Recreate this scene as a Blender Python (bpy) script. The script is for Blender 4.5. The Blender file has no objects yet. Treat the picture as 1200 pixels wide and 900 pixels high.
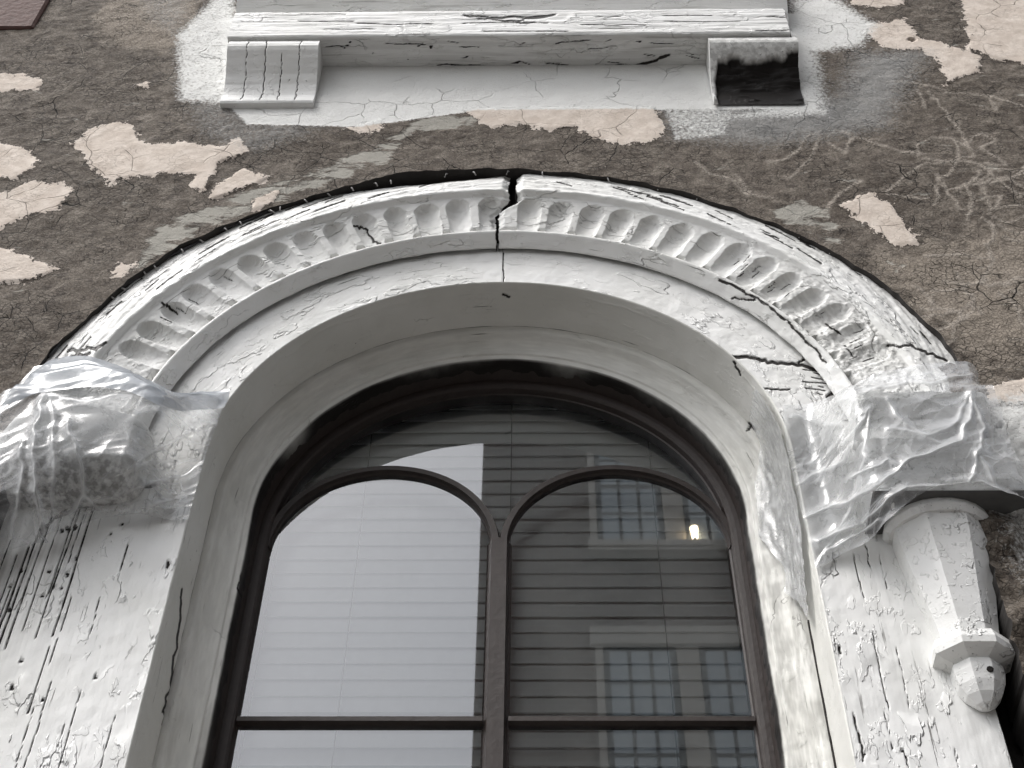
import bpy, math, random
import numpy as np
rng = np.random.default_rng(7); random.seed(7)
scn = bpy.context.scene
COL = scn.collection
R = math.radians

# ------------------------------------------------------------------ camera
CZ = 1.6                                    # eye height above the pavement
PITCH, YAW, ROLL, FPX = R(50.669), R(-1.395), R(0.8775), 1781.4
cy_, sy_, cp_, sp_ = math.cos(YAW), math.sin(YAW), math.cos(PITCH), math.sin(PITCH)
FWD = np.array([sy_*cp_, cy_*cp_, sp_]); _rt = np.array([cy_, -sy_, 0.0]); _up = np.cross(_rt, FWD)
RT = _rt*math.cos(ROLL)+_up*math.sin(ROLL); UP = -_rt*math.sin(ROLL)+_up*math.cos(ROLL)
cam = bpy.data.cameras.new('camera'); camo = bpy.data.objects.new('camera', cam); COL.objects.link(camo)
from mathutils import Matrix, Vector
M = Matrix(((RT[0], UP[0], -FWD[0], 0), (RT[1], UP[1], -FWD[1], 0), (RT[2], UP[2], -FWD[2], CZ), (0, 0, 0, 1)))
camo.matrix_world = M
cam.sensor_fit = 'HORIZONTAL'; cam.sensor_width = 36.0; cam.lens = 36.0*FPX/1200.0
cam.clip_start = 0.05; cam.clip_end = 2000
scn.camera = camo

# ------------------------------------------------------------------ sky, sun, exposure
SUN_EL, SUN_AZ = R(58), R(-128)             # azimuth from +y, clockwise seen from above: behind the camera, to the left
w = bpy.data.worlds.new('World'); scn.world = w; w.use_nodes = True
nt = w.node_tree; nt.nodes.clear()
sky = nt.nodes.new('ShaderNodeTexSky'); sky.sky_type = 'NISHITA'; sky.sun_disc = False
sky.sun_elevation = SUN_EL; sky.sun_rotation = SUN_AZ; sky.air_density = 1.0; sky.dust_density = 4.0; sky.ozone_density = 1.0
hs = nt.nodes.new('ShaderNodeHueSaturation'); hs.inputs['Saturation'].default_value = 0.26
bg = nt.nodes.new('ShaderNodeBackground'); bg.inputs['Strength'].default_value = 0.15
wo = nt.nodes.new('ShaderNodeOutputWorld')
nt.links.new(sky.outputs[0], hs.inputs['Color']); nt.links.new(hs.outputs[0], bg.inputs['Color']); nt.links.new(bg.outputs[0], wo.inputs[0])
sl = bpy.data.lights.new('sun', 'SUN'); sl.energy = 0.85; sl.angle = R(28); sl.color = (1.0, 0.985, 0.965)
so = bpy.data.objects.new('sun', sl); COL.objects.link(so)
_sd = Vector((math.sin(SUN_AZ)*math.cos(SUN_EL), math.cos(SUN_AZ)*math.cos(SUN_EL), math.sin(SUN_EL)))
so.rotation_euler = _sd.to_track_quat('Z', 'Y').to_euler(); so.location = (0, 0, 20)
scn.view_settings.view_transform = 'Standard'; scn.view_settings.look = 'None'
scn.view_settings.exposure = 1.05; scn.view_settings.gamma = 1.0
scn.render.engine = 'CYCLES'
scn.cycles.transparent_max_bounces = 12; scn.cycles.max_bounces = 5; scn.cycles.diffuse_bounces = 3; scn.cycles.glossy_bounces = 3

# ------------------------------------------------------------------ geometry of the place (metres, z relative to the eye)
XC, ZC, R0 = -0.0753, 2.2223, 0.5787        # arch centre and radius of the opening
YW = 1.94                                   # stucco surface
YC = 2.0                                    # casing board surface
def at(x, y, Y):
    d = FWD+(x-600)/FPX*RT+(450-y)/FPX*UP
    return d/d[1]*Y
def xz(pts, Y): return np.array([at(x, y, Y)[[0, 2]] for x, y in pts])

# ------------------------------------------------------------------ noise
_perm = rng.permutation(512)
def _h(i, j, k): return _perm[(_perm[(_perm[i & 511]+j) & 511]+k) & 511]
_g = rng.normal(size=(512, 3)); _g /= np.linalg.norm(_g, axis=1, keepdims=True)
def perlin(p):
    p = np.asarray(p, float); i = np.floor(p).astype(int); f = p-i; u = f*f*f*(f*(f*6-15)+10)
    out = 0
    for a in (0, 1):
        for b in (0, 1):
            for c in (0, 1):
                g = _g[_h(i[..., 0]+a, i[..., 1]+b, i[..., 2]+c)]
                d = g[..., 0]*(f[..., 0]-a)+g[..., 1]*(f[..., 1]-b)+g[..., 2]*(f[..., 2]-c)
                wgt = (u[..., 0] if a else 1-u[..., 0])*(u[..., 1] if b else 1-u[..., 1])*(u[..., 2] if c else 1-u[..., 2])
                out = out+d*wgt
    return out*1.6
def fbm(p, scale, octv=3, gain=.5, off=0.0):
    p = np.asarray(p, float)*np.asarray(scale)+off; s = 0; a = 1
    for _ in range(octv): s = s+a*perlin(p); p = p*2.03+17.3; a *= gain
    return s
def ridged(p, scale, octv=3, off=0.0):
    p = np.asarray(p, float)*np.asarray(scale)+off; s = 0; a = 1
    for _ in range(octv): s = s+a*(1-np.abs(perlin(p))*2); p = p*2.1+9.1; a *= .5
    return s/1.75
def sstep(a, b, x): t = np.clip((x-a)/(b-a), 0, 1); return t*t*(3-2*t)
def poly_sdf(Q, poly):                      # positive inside
    poly = np.asarray(poly, float); n = len(poly); d = np.full(len(Q), 1e9); ins = np.zeros(len(Q), bool)
    for i in range(n):
        a, b = poly[i], poly[(i+1) % n]; e = b-a; v = Q-a
        t = np.clip((v@e)/(e@e+1e-12), 0, 1); d = np.minimum(d, np.hypot(*(v-t[:, None]*e).T))
        c = (a[1] > Q[:, 1]) != (b[1] > Q[:, 1])
        with np.errstate(divide='ignore', invalid='ignore'):
            xi = a[0]+(Q[:, 1]-a[1])*e[0]/(e[1] if e[1] else 1e-12)
        ins ^= c & (Q[:, 0] < xi)
    return np.where(ins, d, -d)
def line_d(Q, pl):
    pl = np.asarray(pl, float); d = np.full(len(Q), 1e9)
    for a, b in zip(pl[:-1], pl[1:]):
        e = b-a; v = Q-a; t = np.clip((v@e)/(e@e+1e-12), 0, 1); d = np.minimum(d, np.hypot(*(v-t[:, None]*e).T))
    return d

# ------------------------------------------------------------------ objects
def tag(o, label=None, cat=None, group=None, kind=None):
    if label: o['label'] = label
    if cat: o['category'] = cat
    if group: o['group'] = group
    if kind: o['kind'] = kind
    return o
def thing(name, loc, label, cat, group=None):
    o = bpy.data.objects.new(name, None); COL.objects.link(o); o.location = (loc[0], loc[1], loc[2]+CZ); o.empty_display_size = .1
    return tag(o, label, cat, group)
def base_of(parent):
    v = np.zeros(3); q = parent
    while q is not None: v += np.array(q.location); q = q.parent
    return v
def mk(name, V, faces, mat, parent=None, smooth=False, attrs=None, normals=None, origin=None):
    V = np.asarray(V, float).reshape(-1, 3).copy(); V[:, 2] += CZ
    pb = base_of(parent)
    org = (V.mean(0) if origin is None else np.asarray(origin, float))
    me = bpy.data.meshes.new(name)
    me.vertices.add(len(V)); me.vertices.foreach_set('co', (V-org).astype(np.float32).ravel())
    if isinstance(faces, np.ndarray):
        n, k = faces.shape; idx = faces.ravel(); st = np.arange(n)*k; tot = np.full(n, k)
    else:
        tot = np.array([len(f) for f in faces]); n = len(faces); idx = np.concatenate([np.asarray(f) for f in faces]); st = np.concatenate([[0], np.cumsum(tot)[:-1]])
    me.loops.add(len(idx)); me.loops.foreach_set('vertex_index', idx.astype(np.int32))
    me.polygons.add(n); me.polygons.foreach_set('loop_start', st.astype(np.int32)); me.polygons.foreach_set('loop_total', tot.astype(np.int32))
    me.update(calc_edges=True); me.validate()
    me.polygons.foreach_set('use_smooth', np.full(len(me.polygons), bool(smooth)))
    for k, v in (attrs or {}).items():
        v = np.asarray(v, np.float32)
        if v.ndim == 2: a = me.attributes.new(k, 'FLOAT_VECTOR', 'POINT'); a.data.foreach_set('vector', v.ravel())
        else: a = me.attributes.new(k, 'FLOAT', 'POINT'); a.data.foreach_set('value', v.ravel())
    if normals is not None: me.normals_split_custom_set_from_vertices(np.asarray(normals, float).reshape(-1, 3).tolist())
    me.materials.append(mat)
    o = bpy.data.objects.new(name, me); COL.objects.link(o)
    o.location = org-pb
    if parent is not None: o.parent = parent
    return o
def gnormals(P):
    du = np.gradient(P, axis=0); dv = np.gradient(P, axis=1); n = np.cross(du, dv); n /= (np.linalg.norm(n, axis=2, keepdims=True)+1e-12)
    return n
def gfaces(n, m):
    i = np.arange(n*m).reshape(n, m); return np.stack([i[:-1, :-1], i[1:, :-1], i[1:, 1:], i[:-1, 1:]], -1).reshape(-1, 4)
def grid(name, P, mat, parent=None, attrs=None, keep=None, labels=None, childname=None, smooth=True, childparent=None):
    """one mesh from a grid of points; labelled faces become child meshes that share the seam"""
    nn = gnormals(P)
    if (nn*P).sum() > 0: P = P[::-1]; attrs = {k: np.asarray(v).reshape(P.shape[:2]+np.asarray(v).shape[(2 if np.asarray(v).ndim == 3 else np.asarray(v).ndim):])[::-1] for k, v in (attrs or {}).items()}; keep = None if keep is None else keep.reshape(P.shape[0]-1, -1)[::-1]; labels = None if labels is None else labels[::-1]
    n, m = P.shape[:2]; F = gfaces(n, m); V = P.reshape(-1, 3); N = gnormals(P).reshape(-1, 3) if labels is not None else None
    A = {k: np.asarray(v).reshape(-1, 3) if np.asarray(v).ndim == 3 else np.asarray(v).reshape(-1) for k, v in (attrs or {}).items()}
    if keep is None: keep = np.ones(len(F), bool)
    keep = keep.reshape(-1)
    def sub(nm, sel, par):
        f = F[sel]; used, inv = np.unique(f, return_inverse=True); f = inv.reshape(f.shape)
        return mk(nm, V[used], f, mat, par, smooth, {k: v[used] for k, v in A.items()}, None if N is None else N[used])
    if labels is None: return sub(name, keep, parent)
    labels = labels.reshape(-1); main = sub(name, keep & (labels == 0), parent); ch = []
    for k in range(1, labels.max()+1):
        s = keep & (labels == k)
        if s.sum() > 3: ch.append(sub(childname, s, childparent if childparent is not None else (parent if parent is not None else main)))
    return main, ch
def box(name, x0, x1, y0, y1, z0, z1, mat, parent=None, bev=0.003):
    b = min(bev, .45*min(x1-x0, y1-y0, z1-z0)); V = []; 
    import itertools
    c = [(x0, x1), (y0, y1), (z0, z1)]
    idx = {}
    for sx, sy, sz in itertools.product((0, 1), repeat=3):
        s = (sx, sy, sz)
        for ax in range(3):
            p = [c[k][s[k]] for k in range(3)]
            for k in range(3):
                if k != ax: p[k] += b*(1 if s[k] == 0 else -1)
            idx[(s, ax)] = len(V); V.append(p)
    F = []
    for ax in range(3):
        o = [k for k in range(3) if k != ax]
        for sd in (0, 1):
            q = []
            for a, bb in ((0, 0), (1, 0), (1, 1), (0, 1)):
                s = [0, 0, 0]; s[ax] = sd; s[o[0]] = a; s[o[1]] = bb; q.append(idx[(tuple(s), ax)])
            F.append(q if (sd ^ (ax == 1)) else q[::-1])
        for a in (0, 1):
            for bb in (0, 1):
                s0 = [0, 0, 0]; s0[o[0]] = a; s0[o[1]] = bb; s1 = list(s0); s1[ax] = 1
                F.append([idx[(tuple(s0), o[0])], idx[(tuple(s1), o[0])], idx[(tuple(s1), o[1])], idx[(tuple(s0), o[1])]])
    for s in itertools.product((0, 1), repeat=3): F.append([idx[(s, 0)], idx[(s, 1)], idx[(s, 2)]])
    return mk(name, V, F, mat, parent)
def resample(pl, ds):
    pl = np.asarray(pl, float); out = [pl[0]]
    for a, b in zip(pl[:-1], pl[1:]):
        n = max(1, int(math.ceil(np.linalg.norm(b-a)/ds)))
        out += [a+(b-a)*k/n for k in range(1, n+1)]
    return np.array(out)
ZB = 0.75                                   # straight legs of the window go down to here (relative to the eye)
def path_t(ds=.006):
    """arch with straight legs; t<0 left, t>0 right; arc |t|<pi/2*R0"""
    L = R0*math.pi/2+(ZC-ZB); n = int(2*L/ds); return np.linspace(-L, L, n)
def path_pt(t, Rr, Y):
    a = R0*math.pi/2; th = np.clip(t/R0, -math.pi/2, math.pi/2); ex = np.clip(np.abs(t)-a, 0, None)
    return np.stack(np.broadcast_arrays(XC+Rr*np.sin(th), Y, ZC+Rr*np.cos(th)-ex), -1)
def sweep(prof, t):                         # prof (k,2): radius, y
    prof = np.asarray(prof); return path_pt(t[:, None], prof[None, :, 0], prof[None, :, 1])
def proj(P):
    P = np.asarray(P).reshape(-1, 3); c = P@FWD; return np.stack([600+FPX*(P@RT)/c, 450-FPX*(P@UP)/c], -1)
def marks(P, lines, wpx):                   # cracks and splits given as lines on the surface
    Q = proj(P); v = np.zeros(len(Q))
    for l in lines:
        ww = wpx
        if isinstance(l[-1], (int, float)): ww = l[-1]; l = l[:-1]
        l = np.array(l, float); lo, hi = l.min(0)-12, l.max(0)+12
        s = ((Q > lo) & (Q < hi)).all(1)
        if s.any(): v[s] = np.maximum(v[s], 1-sstep(ww*.45, ww, line_d(Q[s], l)))
    return v.reshape(P.shape[:-1])
def wob(l, amp=2.0, n=6):
    l = np.array(l, float); out = []
    for a, b in zip(l[:-1], l[1:]):
        for k in range(n): out.append(a+(b-a)*k/n+rng.normal(size=2)*amp*(k > 0))
    out.append(l[-1]); return [tuple(p) for p in out]

# ------------------------------------------------------------------ materials
class NT:
    def __init__(s, name):
        s.m = bpy.data.materials.new(name); s.m.use_nodes = True; s.t = s.m.node_tree; s.t.nodes.clear()
        s.out = s.t.nodes.new('ShaderNodeOutputMaterial')
    def n(s, ty, ins=None, **kw):
        q = s.t.nodes.new(ty)
        for k, v in kw.items(): setattr(q, k, v)
        for k, v in (ins or {}).items(): s.set(q.inputs[k], v)
        return q
    def set(s, sock, v):
        if isinstance(v, bpy.types.NodeSocket): s.t.links.new(v, sock)
        elif isinstance(v, bpy.types.Node): s.t.links.new(v.outputs[0], sock)
        else: sock.default_value = v
    def math(s, op, a, b=None, c=None, clamp=False):
        q = s.n('ShaderNodeMath', operation=op, use_clamp=clamp); s.set(q.inputs[0], a)
        if b is not None: s.set(q.inputs[1], b)
        if c is not None: s.set(q.inputs[2], c)
        return q.outputs[0]
    def ss(s, x, a, b):
        q = s.n('ShaderNodeMapRange', interpolation_type='SMOOTHSTEP'); s.set(q.inputs[0], x); q.inputs[1].default_value = a; q.inputs[2].default_value = b
        return q.outputs[0]
    def mix(s, f, a, b):
        q = s.n('ShaderNodeMix', data_type='RGBA'); s.set(q.inputs[0], f); s.set(q.inputs[6], a); s.set(q.inputs[7], b); return q.outputs[2]
    def attr(s, nm, vec=False): q = s.n('ShaderNodeAttribute', attribute_name=nm); return q.outputs[1] if vec else q.outputs[2]
    def noise(s, co, scale, detail=3, rough=.55, mp=None):
        if mp is not None:
            q = s.n('ShaderNodeMapping'); s.set(q.inputs[0], co); q.inputs[3].default_value = mp; co = q.outputs[0]
        return s.n('ShaderNodeTexNoise', {'Vector': co, 'Scale': scale, 'Detail': detail, 'Roughness': rough}).outputs[0]
    def vor(s, co, scale, feature='DISTANCE_TO_EDGE', mp=None):
        if mp is not None:
            q = s.n('ShaderNodeMapping'); s.set(q.inputs[0], co); q.inputs[3].default_value = mp; co = q.outputs[0]
        return s.n('ShaderNodeTexVoronoi', {'Vector': co, 'Scale': scale}, feature=feature).outputs[0]
    def warp(s, co, scale, amt):
        q = s.n('ShaderNodeTexNoise', {'Vector': co, 'Scale': scale, 'Detail': 3})
        v = s.n('ShaderNodeVectorMath', operation='SUBTRACT'); s.set(v.inputs[0], q.outputs[1]); v.inputs[1].default_value = (.5, .5, .5)
        v2 = s.n('ShaderNodeVectorMath', operation='SCALE'); s.set(v2.inputs[0], v.outputs[0]); v2.inputs[3].default_value = amt
        v3 = s.n('ShaderNodeVectorMath', operation='ADD'); s.set(v3.inputs[0], co); s.set(v3.inputs[1], v2.outputs[0]); return v3.outputs[0]
    def bsdf(s, col, rough=.5, bump=None, dist=.002, strength=1.0, spec=.4, **kw):
        b = s.n('ShaderNodeBsdfPrincipled'); s.set(b.inputs['Base Color'], col); s.set(b.inputs['Roughness'], rough); b.inputs['Specular IOR Level'].default_value = spec
        if bump is not None:
            q = s.n('ShaderNodeBump', {'Strength': strength, 'Distance': dist}); s.set(q.inputs['Height'], bump); s.t.links.new(q.outputs[0], b.inputs['Normal'])
        for k, v in kw.items(): s.set(b.inputs[k], v)
        s.t.links.new(b.outputs[0], s.out.inputs[0]); return b

def white_paint(name, src='object', grain=(1, 1, 1), gstr=.5, lump=1.0, crk=.5, base=(.79, .79, .778), grime=.3, peel=1.0):
    """thick old gloss paint over wood: brushed, lumpy, peeled layers, hairline cracks that follow the grain"""
    s = NT(name)
    if src == 'object':
        g = s.n('ShaderNodeNewGeometry'); co = g.outputs['Position']
    else: co = s.attr('uvw', True)
    wco = s.warp(co, 14, .02)
    big = s.noise(co, 5, 3); fib = s.noise(co, 70, 3, .6, grain); lumpn = s.noise(wco, 38, 3, .55); fine = s.noise(co, 260, 2)
    sel = s.noise(co, 4.3, 2)
    layer = s.noise(wco, 16, 4, .6, tuple(.35+.65*k if k < 1 else 1 for k in grain))
    step = s.math('MULTIPLY', s.ss(layer, .555, .589), s.ss(sel, .40, .50))
    rid = s.math('MULTIPLY', s.math('SUBTRACT', 1.0, s.ss(s.math('ABSOLUTE', s.math('SUBTRACT', layer, .572)), 0, .026)), s.ss(sel, .40, .50))
    cr = s.vor(s.warp(co, 22, .05), 16, mp=tuple(.14+.86*k if k < 1 else 1 for k in grain))
    crm = s.math('MULTIPLY', s.math('SUBTRACT', 1.0, s.ss(cr, .003, .014)), s.ss(s.noise(co, 7, 2), .62-.14*crk, .74-.14*crk))
    crack = s.attr('crack'); dirt_shade = s.attr('dirt_shade'); black = s.attr('black')
    pits = s.math('MULTIPLY', s.ss(s.noise(co, 95, 2), .72, .77), s.ss(sel, .5, .62))
    lay2 = s.noise(s.warp(co, 30, .02), 46, 3, .6, tuple(.4+.6*k if k < 1 else 1 for k in grain)); step2 = s.math('MULTIPLY', s.ss(lay2, .555, .59), s.ss(s.noise(co, 8, 2), .46, .56))
    chk = s.math('MULTIPLY', s.ss(s.noise(co, 210, 3, .5, tuple(.035 if k < 1 else 1 for k in grain)), .665, .70), s.ss(s.noise(co, 5.5, 3), .50-.05*crk, .60))
    h = s.math('MULTIPLY', fib, .35*gstr)
    h = s.math('ADD', h, s.math('MULTIPLY', lumpn, .45*lump))
    h = s.math('ADD', h, s.math('MULTIPLY', step, .75*peel)); h = s.math('ADD', h, s.math('MULTIPLY', rid, .14*peel))
    h = s.math('ADD', h, s.math('MULTIPLY', fine, .04)); h = s.math('SUBTRACT', h, s.math('MULTIPLY', crm, .35))
    h = s.math('ADD', h, s.math('MULTIPLY', step2, .28*peel)); h = s.math('SUBTRACT', h, s.math('MULTIPLY', chk, .5)); h = s.math('SUBTRACT', h, s.math('MULTIPLY', pits, .5)); h = s.math('SUBTRACT', h, s.math('MULTIPLY', crack, .7))
    col = s.mix(s.ss(big, .3, .7), base+(1,), (base[0]*.9, base[1]*.9, base[2]*.885, 1))
    gfib = s.math('MULTIPLY', s.ss(fib, .56, .72), grime)
    col = s.mix(gfib, col, (.33, .32, .30, 1))
    dn = s.math('MULTIPLY', dirt_shade, s.ss(s.noise(co, 60, 2, .65, grain), .34, .62))  # darkening mask: real dirt plus shade put into the colour
    col = s.mix(dn, col, (.085, .078, .07, 1))
    col = s.mix(s.math('MULTIPLY', chk, .75), col, (.12, .11, .10, 1)); col = s.mix(s.math('MULTIPLY', crm, .45), col, (.10, .092, .085, 1)); col = s.mix(s.math('MULTIPLY', pits, .75), col, (.06, .055, .05, 1))
    col = s.mix(s.ss(s.math('ADD', crack, s.math('MULTIPLY', s.math('SUBTRACT', s.noise(co, 60, 3, .65), .5), 1.7)), .35, .8), col, (.022, .019, .017, 1))
    bm = s.ss(s.math('ADD', black, s.math('MULTIPLY', s.math('SUBTRACT', lumpn, .5), .15)), .05, .95)
    col = s.mix(bm, col, (.012, .010, .009, 1))
    s.bsdf(col, .55, h, dist=.0044, spec=.22); return s.m

def simple(name, col, rough=.5, nscale=40, var=.15, bumpd=.001, spec=.4, **kw):
    s = NT(name); co = s.n('ShaderNodeNewGeometry').outputs['Position']
    n = s.noise(co, nscale, 4); c = s.mix(n, tuple(k*(1-var) for k in col)+(1,), tuple(min(1, k*(1+var)) for k in col)+(1,))
    s.bsdf(c, rough, n, dist=bumpd, spec=spec, **kw); return s.m

def wall_material():
    s = NT('weathered_stucco'); co = s.n('ShaderNodeNewGeometry').outputs['Position']
    wc = s.warp(co, 9, .06); wc2 = s.warp(co, 40, .02)
    n1 = s.noise(co, 3.2, 4); n2 = s.noise(wc, 26, 4, .65); n3 = s.noise(co, 120, 3, .7); lay = s.noise(co, 34, 3, .66, (.8, 1, 1.15))
    big = s.vor(wc, 9); med = s.vor(wc2, 58, mp=(.8, 1, 1.2)); fin = s.vor(s.warp(co, 70, .012), 115)
    selb = s.noise(co, 6, 2)
    cb = s.math('MULTIPLY', s.math('SUBTRACT', 1.0, s.ss(big, .002, .013)), s.ss(selb, .47, .58))
    cm = s.math('MULTIPLY', s.math('SUBTRACT', 1.0, s.ss(med, .008, .06)), s.ss(s.noise(co, 12, 2), .40, .6))
    cf = s.math('MULTIPLY', s.math('SUBTRACT', 1.0, s.ss(fin, .02, .12)), .55)
    beige = s.attr('beige'); white = s.attr('white'); putty = s.attr('putty'); scr = s.attr('scratch'); tan = s.attr('tan'); grey = s.attr('grey'); gone = s.attr('gone')
    rag = s.math('ADD', s.math('MULTIPLY', s.math('SUBTRACT', s.noise(wc, 30, 5, .72), .5), .085), s.math('MULTIPLY', s.math('SUBTRACT', s.noise(co, 130, 3, .6), .5), .022))
    bm = s.ss(s.math('ADD', beige, rag), -.0012, .0012)
    rim = s.math('SUBTRACT', s.ss(s.math('ADD', beige, rag), -.006, -.001), bm)
    # brown stucco
    brown = s.mix(s.ss(n1, .3, .7), (.102, .084, .068, 1), (.150, .127, .106, 1))
    brown = s.mix(s.ss(n2, .42, .68), brown, (.215, .187, .157, 1))
    brown = s.mix(s.math('MULTIPLY', s.ss(lay, .5, .66), .7), brown, (.055, .045, .038, 1))
    brown = s.mix(s.math('MULTIPLY', s.ss(n3, .52, .66), .6), brown, (.20, .178, .155, 1))
    speck = s.ss(s.noise(co, 48, 3), .735, .75)
    brown = s.mix(s.math('MULTIPLY', speck, .7), brown, (.42, .37, .32, 1))
    tn = s.ss(s.math('ADD', tan, s.math('MULTIPLY', s.math('SUBTRACT', n2, .5), 1.2)), .3, .8)
    brown = s.mix(s.math('MULTIPLY', tn, .75), brown, (.33, .285, .235, 1))
    sn = s.math('MULTIPLY', scr, s.ss(n3, .22, .5))
    brown = s.mix(sn, brown, (.36, .32, .275, 1))
    brown = s.mix(s.math('MULTIPLY', cm, .75), brown, (.03, .025, .021, 1)); brown = s.mix(s.math('MULTIPLY', cf, .7), brown, (.045, .038, .032, 1))
    brown = s.mix(cb, brown, (.014, .012, .010, 1))
    # greenish grey putty smear
    pm = s.math('MULTIPLY', s.ss(s.math('ADD', putty, s.math('MULTIPLY', s.math('SUBTRACT', s.noise(wc, 20, 4, .7, (.5, 1, 1.3)), .5), 2.8)), .36, .74), .8)
    col = s.mix(pm, brown, s.mix(n2, (.30, .29, .255, 1), (.47, .455, .41, 1)))
    # flaking beige paint
    bc = s.mix(s.ss(n2, .3, .75), (.56, .485, .42, 1), (.71, .635, .565, 1))
    bc = s.mix(s.math('MULTIPLY', s.ss(n3, .56, .7), .35), bc, (.40, .32, .26, 1)); hair = s.math('MULTIPLY', s.math('MAXIMUM', cb, s.math('MULTIPLY', cm, .5)), .55); bc = s.mix(hair, bc, (.2, .16, .13, 1))
    col = s.mix(bm, col, bc); col = s.mix(s.math('MULTIPLY', rim, .8), col, (.035, .029, .025, 1))
    # grey veil and white overspray, grainy at its edge
    gm = s.math('MULTIPLY', s.ss(s.math('ADD', grey, s.math('MULTIPLY', s.math('SUBTRACT', n3, .5), .9)), .25, .85), .62)
    col = s.mix(gm, col, (.36, .365, .36, 1))
    wm = s.ss(s.math('ADD', white, s.math('MULTIPLY', s.math('SUBTRACT', n3, .5), 1.3)), .22, .86)
    wmix = s.mix(s.math('MULTIPLY', cb, .3), (.72, .72, .70, 1), (.25, .24, .23, 1))
    col = s.mix(wm, col, wmix)
    col = s.mix(gone, col, (.02, .017, .015, 1))
    h = s.math('MULTIPLY', n2, .5); h = s.math('ADD', h, s.math('MULTIPLY', n3, .35)); h = s.math('ADD', h, s.math('MULTIPLY', lay, .5))
    h = s.math('SUBTRACT', h, s.math('MULTIPLY', cm, .45)); h = s.math('SUBTRACT', h, s.math('MULTIPLY', cf, .32))
    smooth = s.math('SUBTRACT', 1.0, s.math('MULTIPLY', s.math('MAXIMUM', bm, s.math('MAXIMUM', pm, wm)), .72))
    h = s.math('MULTIPLY', h, smooth); h = s.math('ADD', h, s.math('MULTIPLY', s.noise(co, 55, 3), .3))
    h = s.math('ADD', h, s.math('MULTIPLY', bm, .55)); h = s.math('SUBTRACT', h, s.math('MULTIPLY', cb, .6)); h = s.math('ADD', h, s.math('MULTIPLY', sn, .10))
    s.bsdf(col, .85, h, dist=.005, spec=.15); return s.m

M_white_x = white_paint('white_paint_grain_along', 'object', (.06, 1, 1), 1.2, .5, .6, grime=.55)
M_white_z = white_paint('white_paint_upright_boards', 'object', (1, 1, .06), .22, .45, .45, grime=.10, peel=1.2)
M_hood = white_paint('white_paint_carved_hood', 'attr', (.12, 1, 1), .4, .5, .4, base=(.80, .80, .785), grime=.15)
M_arch = white_paint('white_paint_arch_board', 'attr', (.15, 1, 1), .45, .7, .35, grime=.18, peel=.9)
M_reveal = white_paint('white_paint_smooth_reveal', 'attr', (.2, 1, 1), .25, .28, .12, base=(.74, .735, .70), grime=.08, peel=.22)
M_block = white_paint('white_paint_block', 'object', (1, 1, 1), .3, .5, .2, grime=.12)
M_smooth = white_paint('white_paint_smooth_bracket', 'object', (1, 1, 1), .2, .3, .1, grime=.06, peel=.2)
M_wall = wall_material()
M_black = simple('black_brown_sash_paint', (.026, .0185, .016), .55, 60, .4, .0012)
M_rot = simple('rotten_wood_gap_black', (.009, .0065, .0055), .9, 35, .6, .012)
M_void = simple('dark_void_masonry', (.03, .027, .025), .95, 20, .4, .004)  # near-black core colour, also painted as the dark of open gaps
M_slat = simple('cream_blind_slat', (.90, .91, .90), .45, 30, .05, .0003)
M_cord = simple('blind_cord', (.35, .35, .34), .8)
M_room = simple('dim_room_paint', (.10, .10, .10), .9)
M_wire = simple('rusted_wire', (.34, .33, .32), .5, 80, .5)
M_stone_red = simple('red_brown_stone', (.085, .042, .034), .8, 60, .35, .004)
M_tin = simple('bent_tin_flashing', (.03, .03, .032), .45, 60, .5, .002)
def glass_material():
    s = NT('window_glass'); fr = s.n('ShaderNodeFresnel', {'IOR': 2.4})
    t = s.n('ShaderNodeBsdfTransparent'); t.inputs[0].default_value = (.95, .965, .96, 1)
    g = s.n('ShaderNodeBsdfGlossy'); g.inputs['Roughness'].default_value = .012; g.inputs[0].default_value = (.97, .98, 1, 1)
    m = s.n('ShaderNodeMixShader'); s.set(m.inputs[0], fr.outputs[0]); s.t.links.new(t.outputs[0], m.inputs[1]); s.t.links.new(g.outputs[0], m.inputs[2])
    co = s.n('ShaderNodeNewGeometry').outputs['Position']; dn = s.math('MULTIPLY', s.ss(s.noise(co, 9, 4, .6, (1, 1, .35)), .35, .8), .05)
    df = s.n('ShaderNodeBsdfDiffuse'); df.inputs[0].default_value = (.6, .6, .58, 1); m2 = s.n('ShaderNodeMixShader'); s.set(m2.inputs[0], dn); s.t.links.new(m.outputs[0], m2.inputs[1]); s.t.links.new(df.outputs[0], m2.inputs[2])
    s.t.links.new(m2.outputs[0], s.out.inputs[0]); return s.m
M_glass = glass_material()
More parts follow.
